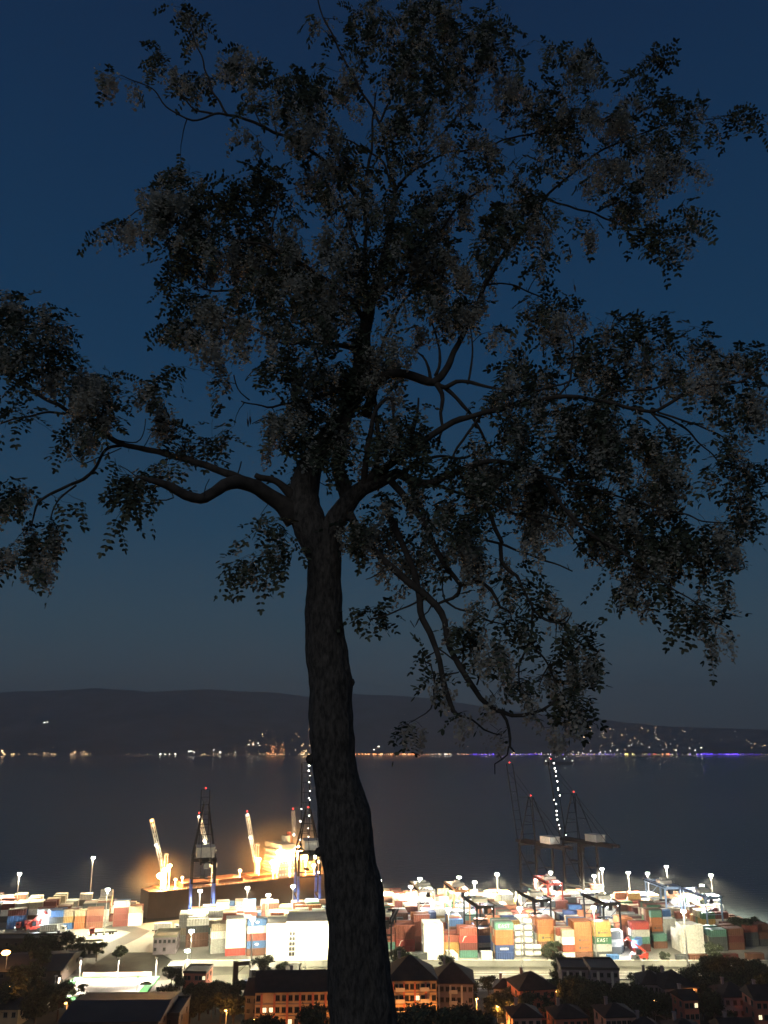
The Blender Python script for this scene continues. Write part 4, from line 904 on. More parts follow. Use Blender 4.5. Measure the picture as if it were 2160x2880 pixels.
FL = {}
for nm, c, es in (('warm', (1,.62,.32), 26), ('orange', (1,.35,.12), 22), ('white', (1,.93,.8), 30), ('purple', (.13,.05,1), 20), ('yellow', (1,.85,.25), 24), ('red', (1,.08,.08), 16)):
    m_ = mat('far_lamp_'+nm, (.4,.4,.4), emit=c, es=es); b = MB(); b.ball((0,0,0), 1.0, n=6); FL[nm] = b.mesh('bulb', m_)
pm = MB().bar((0,0,0), (0,0,6), .2, n=4).mesh('pole', M['galv'])
LAB = {'warm':'warm','orange':'small orange','white':'white','purple':'purple promenade','yellow':'yellow','red':'red'}
def shore(kind, u, v, r, ph=None):
    if ph is None: ph = 'standing alone on the far shore '+('left of the trunk' if u < 900 else 'right of the trunk')+(' near the waterline' if v > 2100 else ' up the hillside')
    if v >= 2119: p = at(u, 2125, SHORE+5); y = SHORE+5+random.uniform(0, 30); x = p.x; z = 1.5
    else:
        rr = ray(u, v); y = SHORE+40
        while y < 7000:
            z = hill(rr.x*y, y)
            if CAM_H+rr.z*y <= z+4: break
            y += 12
        x = rr.x*y
    t = thing('shore_lamp', LAB[kind]+' lamp '+ph, 'lamp', (x, y, z), group=LAB[kind]+' lamps '+ph); link('pole', pm, t); o = link('bulb', FL[kind], t, (0,-.5,6)); o.scale = (r,)*3
def many(ph, kind, n, u0, u1, v0, v1, r0, r1, pw=1):
    for _ in range(n): shore(kind, random.uniform(u0, u1), v0+(v1-v0)*(random.random()**pw), random.uniform(r0, r1), ph)
W_ = 'on the far waterline '; H_ = 'up the far hillside '
many(W_+'below the drooping branch','purple', 12, 1325, 1425, 2122, 2124, .8, 1.3); many(W_+'between branch tip and boom lit crane','purple', 16, 1430, 1740, 2122, 2124, .7, 1.2); many(W_+'in the dense strip toward the right edge','purple', 26, 1962, 2080, 2122, 2124, 1.1, 2.0); many(W_+'spread out near the right edge','purple', 10, 1740, 2150, 2122, 2124, .8, 1.3)
many(W_+'just right of the trunk','orange', 26, 996, 1165, 2120, 2124, .9, 1.7); many(W_+'just right of the trunk','warm', 10, 1000, 1210, 2119, 2124, .9, 1.6); many(W_+'left of the drooping branch','white', 10, 1210, 1310, 2120, 2124, .8, 1.3)
many(W_+'behind the drooping branch','white', 10, 1330, 1740, 2116, 2123, .7, 1.3); many(W_+'along the right half','warm', 10, 1330, 2150, 2117, 2123, .7, 1.2); many(W_+'in the bright yellow cluster','yellow', 5, 1758, 1800, 2119, 2123, 1.4, 2.0); many(W_+'in a small cluster right of the yellow ones','orange', 3, 1866, 1880, 2119, 2123, 1.6, 2.4); many(W_+'among the purple ones','red', 4, 1560, 1960, 2121, 2123, .9, 1.4)
many(H_+'in the village right of the drooping branch','warm', 11, 1630, 1720, 2045, 2076, .9, 1.8); many(H_+'low above the right waterline','white', 10, 1660, 1930, 2095, 2118, .8, 1.6, .6); many(H_+'high toward the right','warm', 6, 1790, 1860, 2030, 2058, .8, 1.5); many(H_+'at the right edge','warm', 6, 2100, 2160, 2080, 2110, .9, 1.5); many(W_+'far right, whitest ones','white', 4, 1860, 1980, 2102, 2120, 1.2, 2.0)
shore('white', 2042, 2039, 2.6); many('on the far ridge near the right edge','white', 5, 1985, 2130, 2035, 2044, .6, 1.1)
many(H_+'faint behind the hanging branches','warm', 3, 1170, 1330, 2000, 2030, .6, 1); shore('white', 1065, 2101, 2.6); shore('white', 1052, 2110, 1.6)
many('in the village left of the trunk','orange', 20, 745, 800, 2085, 2123, 1, 1.8, .5); many('in the village touching the trunk','warm', 16, 825, 873, 2078, 2123, 1, 1.8, .6); many(H_+'above the village left of the trunk','warm', 8, 690, 790, 2062, 2100, .7, 1.3); many(H_+'left of the village','white', 5, 700, 735, 2088, 2098, 1, 1.6); shore('warm', 870, 2052, 2.2); shore('warm', 738, 2066, 2.0)
many(W_+'at the left edge','warm', 9, 0, 32, 2112, 2124, 1.1, 2.0); many(W_+'second cluster from left edge','warm', 8, 112, 155, 2118, 2124, .7, 1.3); many(W_+'third cluster from left edge','warm', 11, 196, 245, 2113, 2124, 1.0, 1.7); many(W_+'in the pale cluster left of the village','white', 8, 440, 500, 2119, 2124, .9, 1.6); many(W_+'in the thin row left of the village','white', 9, 505, 566, 2112, 2118, .8, 1.3); many(W_+'faint near the left edge','warm', 2, 75, 95, 2122, 2124, .7, 1.1)
shore('white', 619, 2118, 2.4); shore('white', 601, 2111, 1.8); shore('white', 662, 2118, 1.4); shore('white', 125, 2033, 2.2, 'in a close pair up the far left hillside'); shore('white', 133, 2032, 2.2, 'in a close pair up the far left hillside'); many(H_+'faint at far left','white', 2, 55, 72, 2019, 2021, .6, 1)
# the many further lamps too small to tell apart
def lampmass(name, label, rows):
    b = MB(); keys = list(FL)
    for (kind, n, u0, u1, v0, v1, r0, r1) in rows:
        for _ in range(n):
            u = random.uniform(u0, u1); v = random.uniform(v0, v1)
            if v >= 2119: p = at(u, 2125, SHORE+12); q = Vector((p.x, p.y+random.uniform(-8, 25), random.uniform(4, 9)))
            else:
                rr = ray(u, v); y = SHORE+40
                while y < 7000 and CAM_H+rr.z*y > hill(rr.x*y, y)+4: y += 15
                q = Vector((rr.x*y, y-2, hill(rr.x*y, y)+5))
            b.ball(q, random.uniform(r0, r1), keys.index(kind), n=4)
    o = b.build(name, [FL[k].materials[0] for k in keys]); o['kind'] = 'stuff'; o['label'] = label; o['category'] = 'lights'
lampmass('waterfront_lights', 'fine line of tiny lamps all along the far waterline', [('warm',90,0,2160,2120,2124,.4,.8),('orange',70,990,1330,2120,2124,.5,1.0),('white',60,1200,2160,2120,2124,.4,.9),('purple',60,1310,1760,2120,2124,.6,1.0),('purple',30,1956,2085,2120,2124,.5,.9),('purple',14,2085,2160,2120,2124,.5,.8),('warm',40,560,880,2119,2124,.4,.9),('yellow',20,1600,2000,2119,2123,.6,1)])
lampmass('hillside_lights', 'sprinkled tiny lamps up the far hillside, mostly at right', [('warm',36,1600,1960,2040,2115,.6,1.3),('white',26,1650,2160,2038,2115,.6,1.2),('warm',22,690,880,2055,2118,.4,.9),('warm',10,1060,1330,2000,2110,.3,.6),('warm',6,0,500,2020,2116,.3,.6)])
# ------------------------------------------------------------------ the locust tree
K = 2160/1659; D0 = 5.5
def T(x, y, d=0.0): return at(x*K, y*K, D0+d)
PX = D0/F*K                                     # metres per traced pixel
barkm = mat('locust_bark', (.105,.078,.062), .95)
t_ = barkm.node_tree; bs = t_.nodes['Principled BSDF']; tcn = t_.nodes.new('ShaderNodeTexCoord'); mp = t_.nodes.new('ShaderNodeMapping'); mp.inputs['Scale'].default_value = (1,1,.38)
vo = t_.nodes.new('ShaderNodeTexNoise'); vo.inputs['Scale'].default_value = 42; vo.inputs['Detail'].default_value = 8; vo.inputs['Roughness'].default_value = .65
bu = t_.nodes.new('ShaderNodeBump'); bu.inputs['Strength'].default_value = 1; bu.inputs['Distance'].default_value = .03
cr = t_.nodes.new('ShaderNodeValToRGB'); cr.color_ramp.elements[0].position = .38; cr.color_ramp.elements[1].position = .64; cr.color_ramp.elements[0].color = (.028,.025,.024,1); cr.color_ramp.elements[1].color = (.105,.092,.084,1)
t_.links.new(tcn.outputs['Object'], mp.inputs[0]); t_.links.new(mp.outputs[0], vo.inputs[0]); t_.links.new(vo.outputs['Fac'], bu.inputs['Height']); t_.links.new(bu.outputs[0], bs.inputs['Normal']); t_.links.new(vo.outputs['Fac'], cr.inputs[0]); t_.links.new(cr.outputs[0], bs.inputs['Base Color'])
barkd = mat('branch_bark', (.045,.038,.034), .95, vary=.4, scale=18, bump=.6)
def spline(P, R, step):
    P = [Vector(p) for p in P]; n = len(P); O = []; Rr = []
    for i in range(n-1):
        p0, p1, p2, p3 = P[max(0,i-1)], P[i], P[i+1], P[min(n-1,i+2)]; k = max(1, int((p2-p1).length/step))
        for j in range(k):
            t = j/k; O.append(.5*((2*p1)+(p2-p0)*t+(2*p0-5*p1+4*p2-p3)*t*t+(3*p1-p0-3*p2+p3)*t**3)); Rr.append(R[i]+(R[i+1]-R[i])*t)
    O.append(P[-1]); Rr.append(R[-1]); return O, Rr
def tube(mb, O, Rr, n, rough=.0, fr=9.0, wob=0):
    V = []; q = None; N = len(O); X = Vector((1,0,0))
    for i, (p, r) in enumerate(zip(O, Rr)):
        d = (O[min(N-1,i+1)]-O[max(0,i-1)]).normalized()
        X = (X-d*X.dot(d)); X = X.normalized() if X.length > 1e-4 else d.orthogonal().normalized(); Y = d.cross(X)
        for k in range(n):
            a = 2*math.pi*k/n; u = X*math.cos(a)+Y*math.sin(a); f = 1
            if n >= 40: w_ = p+u*r; w_ = Vector((w_.x, w_.y, w_.z*.28)); f += .10*noise.noise(w_*16)+.05*noise.noise(w_*42)+.09*noise.noise((p+u*r)*5)
            elif rough: f += rough*noise.noise((p+u*r)*fr)+rough*.6*noise.noise((p+u*r)*fr*3.1+Vector((7,0,0)))
            V.append(p+u*r*f)
    F_ = [(i*n+k, i*n+(k+1) % n, (i+1)*n+(k+1) % n, (i+1)*n+k) for i in range(N-1) for k in range(n)]+[tuple(range(n))[::-1], tuple(range((N-1)*n, N*n))]
    mb.add(V, F_)
tree_base = T(784, 2330); gzb = gz(tree_base.x, D0)-.15
tree = thing('locust_tree', 'big flowering locust tree with leaning trunk before the bay', 'tree', (tree_base.x, D0, gzb)); TO = Vector(tree.location)
def fin(o):
    me = o.data; co = np.empty(len(me.vertices)*3, np.float32); me.vertices.foreach_get('co', co); co = co.reshape(-1,3)-np.array(TO, dtype=np.float32); me.vertices.foreach_set('co', co.ravel()); me.update()
    return o
NP, NR = [], []                                  # skeleton nodes for the twigs
def reg(O, Rr, skip=0):
    for p, r in list(zip(O, Rr))[skip:]: NP.append(tuple(p)); NR.append(r)
# trunk: left x, right x, y
TK = [(722,852,2420),(718,848,2290),(717,846,2212),(716,839,2100),(713,832,2000),(708,820,1935),(701,808,1860),(690,803,1800),(687,796,1750),(683,775,1690),(676,769,1640),(671,765,1600),(668,758,1530),(666,762,1475),(664,755,1440),(659,748,1390),(657,741,1330),(661,738,1260),(664,737,1200),(655,735,1150)]
P = [T((a+c)/2, y) for a, c, y in TK]; R_ = [(c-a)/2*PX*.985 for a, c, y in TK]
O, Rr = spline(P, R_, .02); O = [Vector((T(790,2450).x, D0, gzb-.3))]+O; Rr = [R_[0]*1.35]+Rr
b = MB(); tube(b, O, Rr, 64, .085, 11)
for (x, y, r) in ((757,1474,.03),(672,1640,.035),(690,1840,.03)): b.ball(T(x, y, -.02), r, n=8)
# left stem, right stem joined on the trunk
def limb(mb, pts, n=10, rough=.10, step=.04, register=True, fr=16, jit=0):
    """pts: (x, y, width px, depth)"""
    P = [T(x, y, d) for x, y, w, d in pts]; R_ = [w/2*PX*(D0+d)/D0 for x, y, w, d in pts]
    O, Rr = spline(P, R_, step)
    if jit: O = [p+Vector((noise.noise(p*7), noise.noise(p*7+Vector((5,0,0))), noise.noise(p*7+Vector((0,9,0)))))*jit*min(1, i/4) for i, p in enumerate(O)]
    tube(mb, O, Rr, n, rough, fr)
    if register: reg(O, Rr)
    return O
limb(b, [(705,1215,66,0),(668,1130,78,0),(656,1080,72,.02),(663,1030,62,.04),(682,985,50,.08),(706,945,42,.12),(735,905,38,.15),(765,860,38,.18),(778,810,40,.2),(782,760,40,.2),(786,720,34,.2),(795,690,26,.2),(806,640,22,.22),(826,570,18,.24),(842,500,15,.25),(852,440,12,.26),(853,405,11,.26)], 20, .12)
limb(b, [(706,1180,50,0),(722,1130,50,-.04),(745,1095,44,-.08),(772,1062,38,-.12),(800,1048,34,-.14),(832,1034,28,-.15),(862,1020,24,-.14)], 16, .12)
limb(b, [(752,1085,30,-.05),(742,1045,34,-.03),(730,1010,30,0),(735,960,26,.05),(750,900,24,.1),(760,850,22,.14)], 12)
o = fin(b.build('trunk', barkm, tree)); [setattr(p, 'use_smooth', True) for p in o.data.polygons]
# main branches, each a part: list of (pixel x, y, width, depth)
BR_ = {
 'L1': [[(640,1120,60,0),(612,1092,42,-.05),(580,1068,36,-.1),(545,1048,33,-.16),(510,1042,32,-.22),(482,1050,28,-.28),(462,1064,26,-.32),(432,1078,23,-.37),(400,1069,22,-.42),(372,1052,21,-.46),(345,1043,17,-.5),(318,1036,10,-.53),(295,1030,6,-.55)]],
 'L2': [[(552,1046,24,-.14),(520,1034,20,-.1),(462,1012,17,0),(410,995,15,.08),(355,980,14,.15),(300,968,13,.2),(262,958,12,.24),(232,940,12,.28),(200,918,11,.3),(150,888,9,.35),(110,868,9,.4),(80,850,8,.42),(40,825,7,.46),(0,797,7,.5),(-40,770,5,.55)],
        [(264,962,8,.22),(240,966,7,.2),(222,980,8,.15),(205,1010,8,.1),(180,1035,8,.05),(150,1050,7,0),(120,1063,7,-.05),(95,1072,6,-.08),(80,1084,6,-.1),(74,1105,5,-.1),(66,1130,3,-.12)],
        [(165,1048,5,.02),(140,1070,5,0),(122,1095,4,-.02),(112,1120,3,-.04)], [(145,893,6,.36),(100,893,5,.38),(60,897,5,.4),(30,905,4,.42),(0,918,4,.45)], [(90,852,4,.4),(92,820,4,.4),(90,760,3,.42)]],
 'stub': [[(640,1085,28,0),(625,1065,24,-.04),(606,1045,17,-.06),(585,1035,15,-.08),(562,1031,15,-.1),(552,1026,12,-.1)]],
 'leader': [[(853,412,11,.26),(868,392,8,.28),(890,365,7,.3),(915,335,6,.32),(960,282,5,.36),(1000,240,5,.38),(1020,215,3,.4)], [(855,405,10,.26),(838,350,8,.22),(832,310,8,.2),(822,275,7,.18),(806,240,7,.15),(775,190,6,.1),(750,140,6,.06),(735,110,5,.04),(712,65,5,0),(695,25,4,0),(682,-20,4,0)],
        [(822,262,6,.18),(845,210,6,.2),(862,180,6,.2),(875,140,5,.22),(893,90,5,.25),(903,50,4,.25),(910,-10,4,.26)], [(788,700,14,.2),(790,560,10,.25),(788,450,9,.3),(790,400,8,.32),(802,320,7,.32),(806,260,5,.3),(812,200,4,.3)],
        [(860,398,7,.27),(905,360,6,.25),(960,332,6,.22),(1019,322,5,.2),(1060,310,5,.2),(1109,298,5,.18),(1180,285,4,.15),(1279,262,4,.1),(1340,240,3,.1)],[(903,60,4,.25),(960,70,4,.2),(1020,58,3,.15)]],
 'upper_left': [[(788,450,12,.3),(770,420,11,.28),(745,392,10,.24),(715,362,9,.2),(695,342,9,.18),(660,318,9,.12),(622,297,8,.08),(590,285,8,.04),(550,265,8,0),(525,255,7,-.03),(500,248,7,-.06),(470,246,6,-.1),(440,255,5,-.13),(415,257,5,-.15),(390,250,4,-.18),(365,236,4,-.2),(345,212,4,-.22),(325,192,3,-.25),(300,178,3,-.27),(260,165,2,-.3)],
        [(490,247,6,-.07),(470,215,6,-.08),(455,180,5,-.1),(440,135,4,-.12),(424,105,4,-.14),(415,75,4,-.15),(405,30,3,-.16)],[(460,246,6,-.1),(425,236,5,-.12),(400,215,4,-.14),(380,190,3,-.16)],[(845,400,6,.26),(829,352,6,.24),(790,325,5,.2),(750,305,5,.16),(715,295,4,.12),(690,285,3,.1)],[(565,272,4,0),(548,235,3,0),(535,210,3,0)],[(598,288,4,.04),(590,255,3,.04),(582,215,2,.04)]],
 'mid_left': [[(782,760,16,.2),(755,750,13,.16),(730,746,11,.12),(700,738,9,.08),(668,732,8,.04),(640,742,6,0),(605,740,5,-.03),(560,715,5,-.06),(525,700,4,-.1)],[(790,700,14,.2),(750,640,11,.12),(700,600,9,.05),(650,570,8,0),(600,545,7,-.05),(560,530,6,-.08),(520,520,5,-.1),(470,500,4,-.14),(410,470,3,-.2),(330,450,3,-.24),(260,480,2,-.27)],
        [(588,542,6,-.05),(590,490,5,-.04),(596,440,4,-.02),(592,400,3,0)],[(700,600,7,.05),(640,628,6,0),(580,628,6,-.04),(530,626,5,-.08),(465,628,5,-.12),(425,612,3,-.16)],[(775,830,10,.2),(720,850,8,.1),(660,868,7,.02),(640,870,6,0),(590,878,5,-.03),(565,876,4,-.04),(540,872,3,-.06),(520,867,3,-.07)],
        [(668,733,6,.04),(690,790,5,.1),(700,830,4,.12)],[(505,810,3,-.1),(515,838,3,-.08),(540,865,3,-.05)],[(780,620,12,.22),(770,540,9,.2),(750,470,7,.16),(730,420,5,.14)]],
 'arch': [[(792,900,22,.1),(800,862,22,.02),(812,830,22,-.05),(832,812,22,-.1),(858,806,22,-.14),(885,810,22,-.18),(912,820,22,-.2),(938,824,20,-.22),(953,812,18,-.22),(968,790,17,-.22),(980,762,14,-.2),(996,730,13,-.18),(1014,694,12,-.16),(1032,655,12,-.14),(1049,612,12,-.12),(1070,578,12,-.1),(1094,542,11,-.06),(1119,512,9,0),(1150,470,7,.05),(1179,425,6,.1),(1215,392,6,.15),(1254,360,5,.2),(1300,325,5,.24),(1380,290,4,.3),(1460,265,3,.35),(1560,255,2,.38)],
        [(940,826,14,-.22),(955,850,11,-.22),(953,890,8,-.2),(954,930,6,-.2),(948,965,5,-.18)],[(945,830,12,-.22),(964,838,11,-.24),(985,828,10,-.26),(1010,826,9,-.28),(1050,836,7,-.3),(1110,845,6,-.32)],[(1010,830,5,-.28),(1018,790,5,-.28),(1020,750,4,-.28),(1015,710,3,-.28)],
        [(1060,435,4,.1),(1084,444,6,.1),(1130,432,6,.1),(1175,425,6,.1),(1215,440,5,.1),(1259,455,5,.1),(1310,472,5,.1),(1354,492,4,.1),(1400,498,3,.1),(1440,510,2,.1)],[(1045,618,5,-.12),(1085,612,4,-.12),(1120,620,4,-.12),(1150,635,4,-.14),(1175,648,3,-.15)],[(930,822,10,-.2),(925,795,7,-.2),(915,772,5,-.2),(895,760,4,-.18)],[(960,835,12,-.22),(985,860,10,-.22),(1010,885,8,-.22),(1035,925,7,-.2),(1060,980,5,-.2)],
        [(940,812,8,-.22),(950,780,7,-.22),(945,740,5,-.2),(930,690,4,-.18)]],
 'right_main': [[(772,1062,30,-.12),(800,1035,24,-.16),(835,1008,20,-.2),(870,985,18,-.24),(904,962,16,-.28),(940,935,15,-.3),(979,912,14,-.32),(1010,902,13,-.34),(1040,895,12,-.36),(1075,885,12,-.38),(1109,876,11,-.4),(1155,866,10,-.42),(1204,858,10,-.44),(1245,858,9,-.46),(1290,865,9,-.48),(1345,877,9,-.5),(1404,889,8,-.52),(1435,878,8,-.54),(1465,860,7,-.56),(1500,842,7,-.58),(1529,831,6,-.6),(1570,830,5,-.62),(1600,825,5,-.64),(1630,800,5,-.66),(1665,768,4,-.68),(1700,745,3,-.7)],
        [(1400,889,6,-.52),(1440,903,5,-.5),(1479,924,5,-.48),(1510,955,4,-.46),(1530,978,3,-.45),(1560,1010,3,-.44)],[(1420,890,5,-.52),(1465,905,5,-.54),(1520,925,4,-.56),(1560,945,3,-.58),(1600,990,3,-.6)],[(1040,896,6,-.36),(1010,940,6,-.3),(985,980,5,-.25),(960,1020,4,-.2)],[(1110,876,7,-.4),(1150,850,6,-.36),(1210,830,5,-.32),(1290,800,4,-.3),(1350,760,3,-.28)],
        [(1204,858,6,-.44),(1230,820,5,-.46),(1240,760,4,-.48),(1230,700,3,-.5)],[(1290,865,6,-.48),(1330,845,5,-.48),(1420,835,5,-.48),(1500,800,3,-.46)],[(1404,889,5,-.52),(1440,930,5,-.5),(1465,970,4,-.48),(1475,1000,3,-.46)]],
 'right_low': [[(860,1022,22,-.14),(895,1040,20,-.2),(929,1044,18,-.26),(965,1030,15,-.3),(1000,1012,13,-.34),(1040,1000,12,-.38),(1079,996,11,-.42),(1125,1010,10,-.46),(1165,1026,9,-.5),(1185,1045,9,-.52),(1209,1085,9,-.54),(1254,1137,8,-.56),(1309,1174,7,-.58),(1354,1200,6,-.6),(1400,1235,5,-.62),(1450,1270,4,-.64),(1500,1300,3,-.66),(1545,1345,3,-.66)],
        [(1160,1026,7,-.5),(1230,1040,6,-.52),(1300,1060,5,-.55),(1380,1090,5,-.58),(1470,1110,4,-.6),(1560,1130,3,-.62)],[(929,1044,10,-.26),(980,1060,8,-.28),(1040,1080,7,-.3),(1110,1110,6,-.32),(1180,1130,5,-.36)],[(1110,1110,5,-.32),(1170,1112,4,-.34),(1215,1130,4,-.36),(1255,1185,4,-.38),(1300,1225,3,-.4)],
        [(1040,1165,5,-.3),(1080,1175,6,-.3),(1130,1192,5,-.32),(1185,1215,4,-.34),(1235,1232,3,-.36)],[(870,1020,12,-.16),(905,1000,9,-.14),(950,985,7,-.12),(1010,985,6,-.1),(1070,960,5,-.08)],[(1080,1173,9,-.3),(1084,1209,9,-.32),(1100,1232,8,-.33),(1118,1245,8,-.34),(1130,1270,6,-.36),(1142,1300,6,-.38),(1158,1325,5,-.4),(1200,1345,4,-.42),(1225,1330,3,-.42)],
        [(1040,1080,10,-.3),(1060,1120,10,-.3),(1080,1173,9,-.3)],[(1150,1310,5,-.38),(1148,1370,5,-.4),(1138,1405,5,-.4),(1122,1440,4,-.42),(1120,1480,3,-.42)],[(1150,1398,5,-.4),(1185,1430,4,-.42),(1200,1465,4,-.42),(1215,1500,3,-.44)]],
 'hanging_outer': [[(838,1032,18,-.15),(862,1060,16,-.18),(884,1087,15,-.2),(911,1122,14,-.24),(926,1150,14,-.26),(939,1181,13,-.28),(952,1205,13,-.3),(966,1228,12,-.32),(982,1248,11,-.34),(994,1264,11,-.36),(1010,1262,10,-.37),(1025,1258,9,-.38),(1045,1262,8,-.4),(1062,1275,8,-.42),(1073,1295,7,-.43),(1080,1312,6,-.44),(1100,1322,5,-.45)],
        [(994,1266,8,-.36),(990,1282,8,-.36),(978,1292,7,-.35),(960,1298,6,-.34),(935,1308,4,-.32)],[(960,1296,6,-.34),(985,1312,5,-.36),(1020,1318,5,-.38),(1050,1340,5,-.4),(1085,1350,3,-.42)],[(911,1118,9,-.24),(950,1135,8,-.22),(985,1148,7,-.2)]],
 'hanging_inner': [[(752,1105,22,-.08),(772,1140,16,-.14),(797,1173,15,-.2),(815,1195,15,-.23),(837,1217,15,-.26),(868,1243,16,-.3),(896,1268,16,-.33),(920,1287,16,-.35),(943,1307,16,-.38),(955,1325,16,-.4),(962,1345,14,-.41),(966,1372,13,-.42),(973,1400,12,-.43),(984,1422,13,-.44),(994,1441,13,-.45),(1008,1465,13,-.46),(1025,1488,12,-.47),(1040,1508,11,-.48),(1057,1525,11,-.5),(1072,1535,11,-.5),(1086,1539,9,-.51),(1105,1545,8,-.52),(1128,1545,8,-.53),(1150,1541,7,-.54),(1172,1534,6,-.55),(1190,1522,5,-.56),(1200,1510,4,-.57)],
        [(1084,1540,7,-.51),(1094,1556,7,-.51),(1100,1575,6,-.52),(1103,1595,6,-.52),(1100,1612,5,-.53),(1110,1622,3,-.53)],[(1099,1612,4,-.53),(1095,1630,3,-.53),(1082,1640,3,-.53),(1067,1650,3,-.54),(1070,1672,2,-.54)],[(920,1290,6,-.35),(900,1300,5,-.33),(870,1312,4,-.3),(840,1325,4,-.28),(800,1335,3,-.26)],[(945,1400,4,-.4),(975,1420,4,-.43),(1000,1440,4,-.45)]],
 'hanging_middle': [[(829,1090,18,-.18),(842,1120,17,-.2),(858,1154,15,-.22),(875,1190,13,-.25),(890,1225,13,-.28),(898,1255,14,-.3),(905,1285,15,-.32),(909,1320,15,-.34),(920,1352,14,-.36),(935,1384,13,-.38),(945,1408,12,-.4),(951,1430,12,-.41),(955,1455,11,-.42),(960,1480,11,-.43),(968,1508,11,-.44),(978,1535,10,-.45),(990,1545,6,-.45),(1005,1549,4,-.46),(1020,1556,4,-.46),(1045,1576,4,-.47),(1066,1584,3,-.47),(1082,1588,2,-.47)],
        [(940,1480,2,-.43),(936,1455,3,-.42),(932,1435,4,-.41),(922,1432,4,-.4),(918,1425,3,-.4),(935,1412,3,-.39),(948,1405,3,-.39)],[(960,1460,3,-.42),(975,1455,4,-.42),(990,1452,3,-.42)],[(935,1480,3,-.42),(938,1510,3,-.42),(930,1530,3,-.42),(905,1548,2,-.42),(885,1560,2,-.42)]],
 'ascending': [[(800,1048,16,-.14),(812,1010,13,-.1),(818,960,11,-.05),(812,900,10,0),(808,850,9,.05),(815,780,8,.1),(845,700,7,.14),(880,640,6,.18),(930,580,5,.2),(975,520,4,.22)],[(785,1050,16,-.16),(790,1000,14,-.2),(800,950,12,-.24),(808,900,10,-.28),(840,860,8,-.3),(850,940,4,-.3)],
        [(825,1036,10,-.14),(850,990,9,-.2),(885,950,8,-.26),(900,900,6,-.3),(905,860,4,-.32)],[(806,640,12,.22),(860,600,9,.16),(915,545,7,.1),(965,480,6,.05),(1010,430,5,0),(1060,400,4,-.05)]],
}
Bn = 0
for nm, segs in BR_.items():
    b = MB()
    for i, s in enumerate(segs):
        O = limb(b, s, 10 if s[0][2] > 12 else 6, .12, .035 if s[0][2] > 12 else .03, jit=.02 if i or s[0][2] < 15 else .009)
        # short spurs and thorns
        if s[0][2] < 26:
            for p in O[2::4]:
                if random.random() < .75: d = Vector((random.gauss(0,1), random.gauss(0,1), random.gauss(0,1))).normalized(); b.bar(p, p+d*random.uniform(.015,.055), .0035, n=3, w2=.001)
    o = fin(b.build('branch', barkd, tree)); [setattr(p, 'use_smooth', True) for p in o.data.polygons]
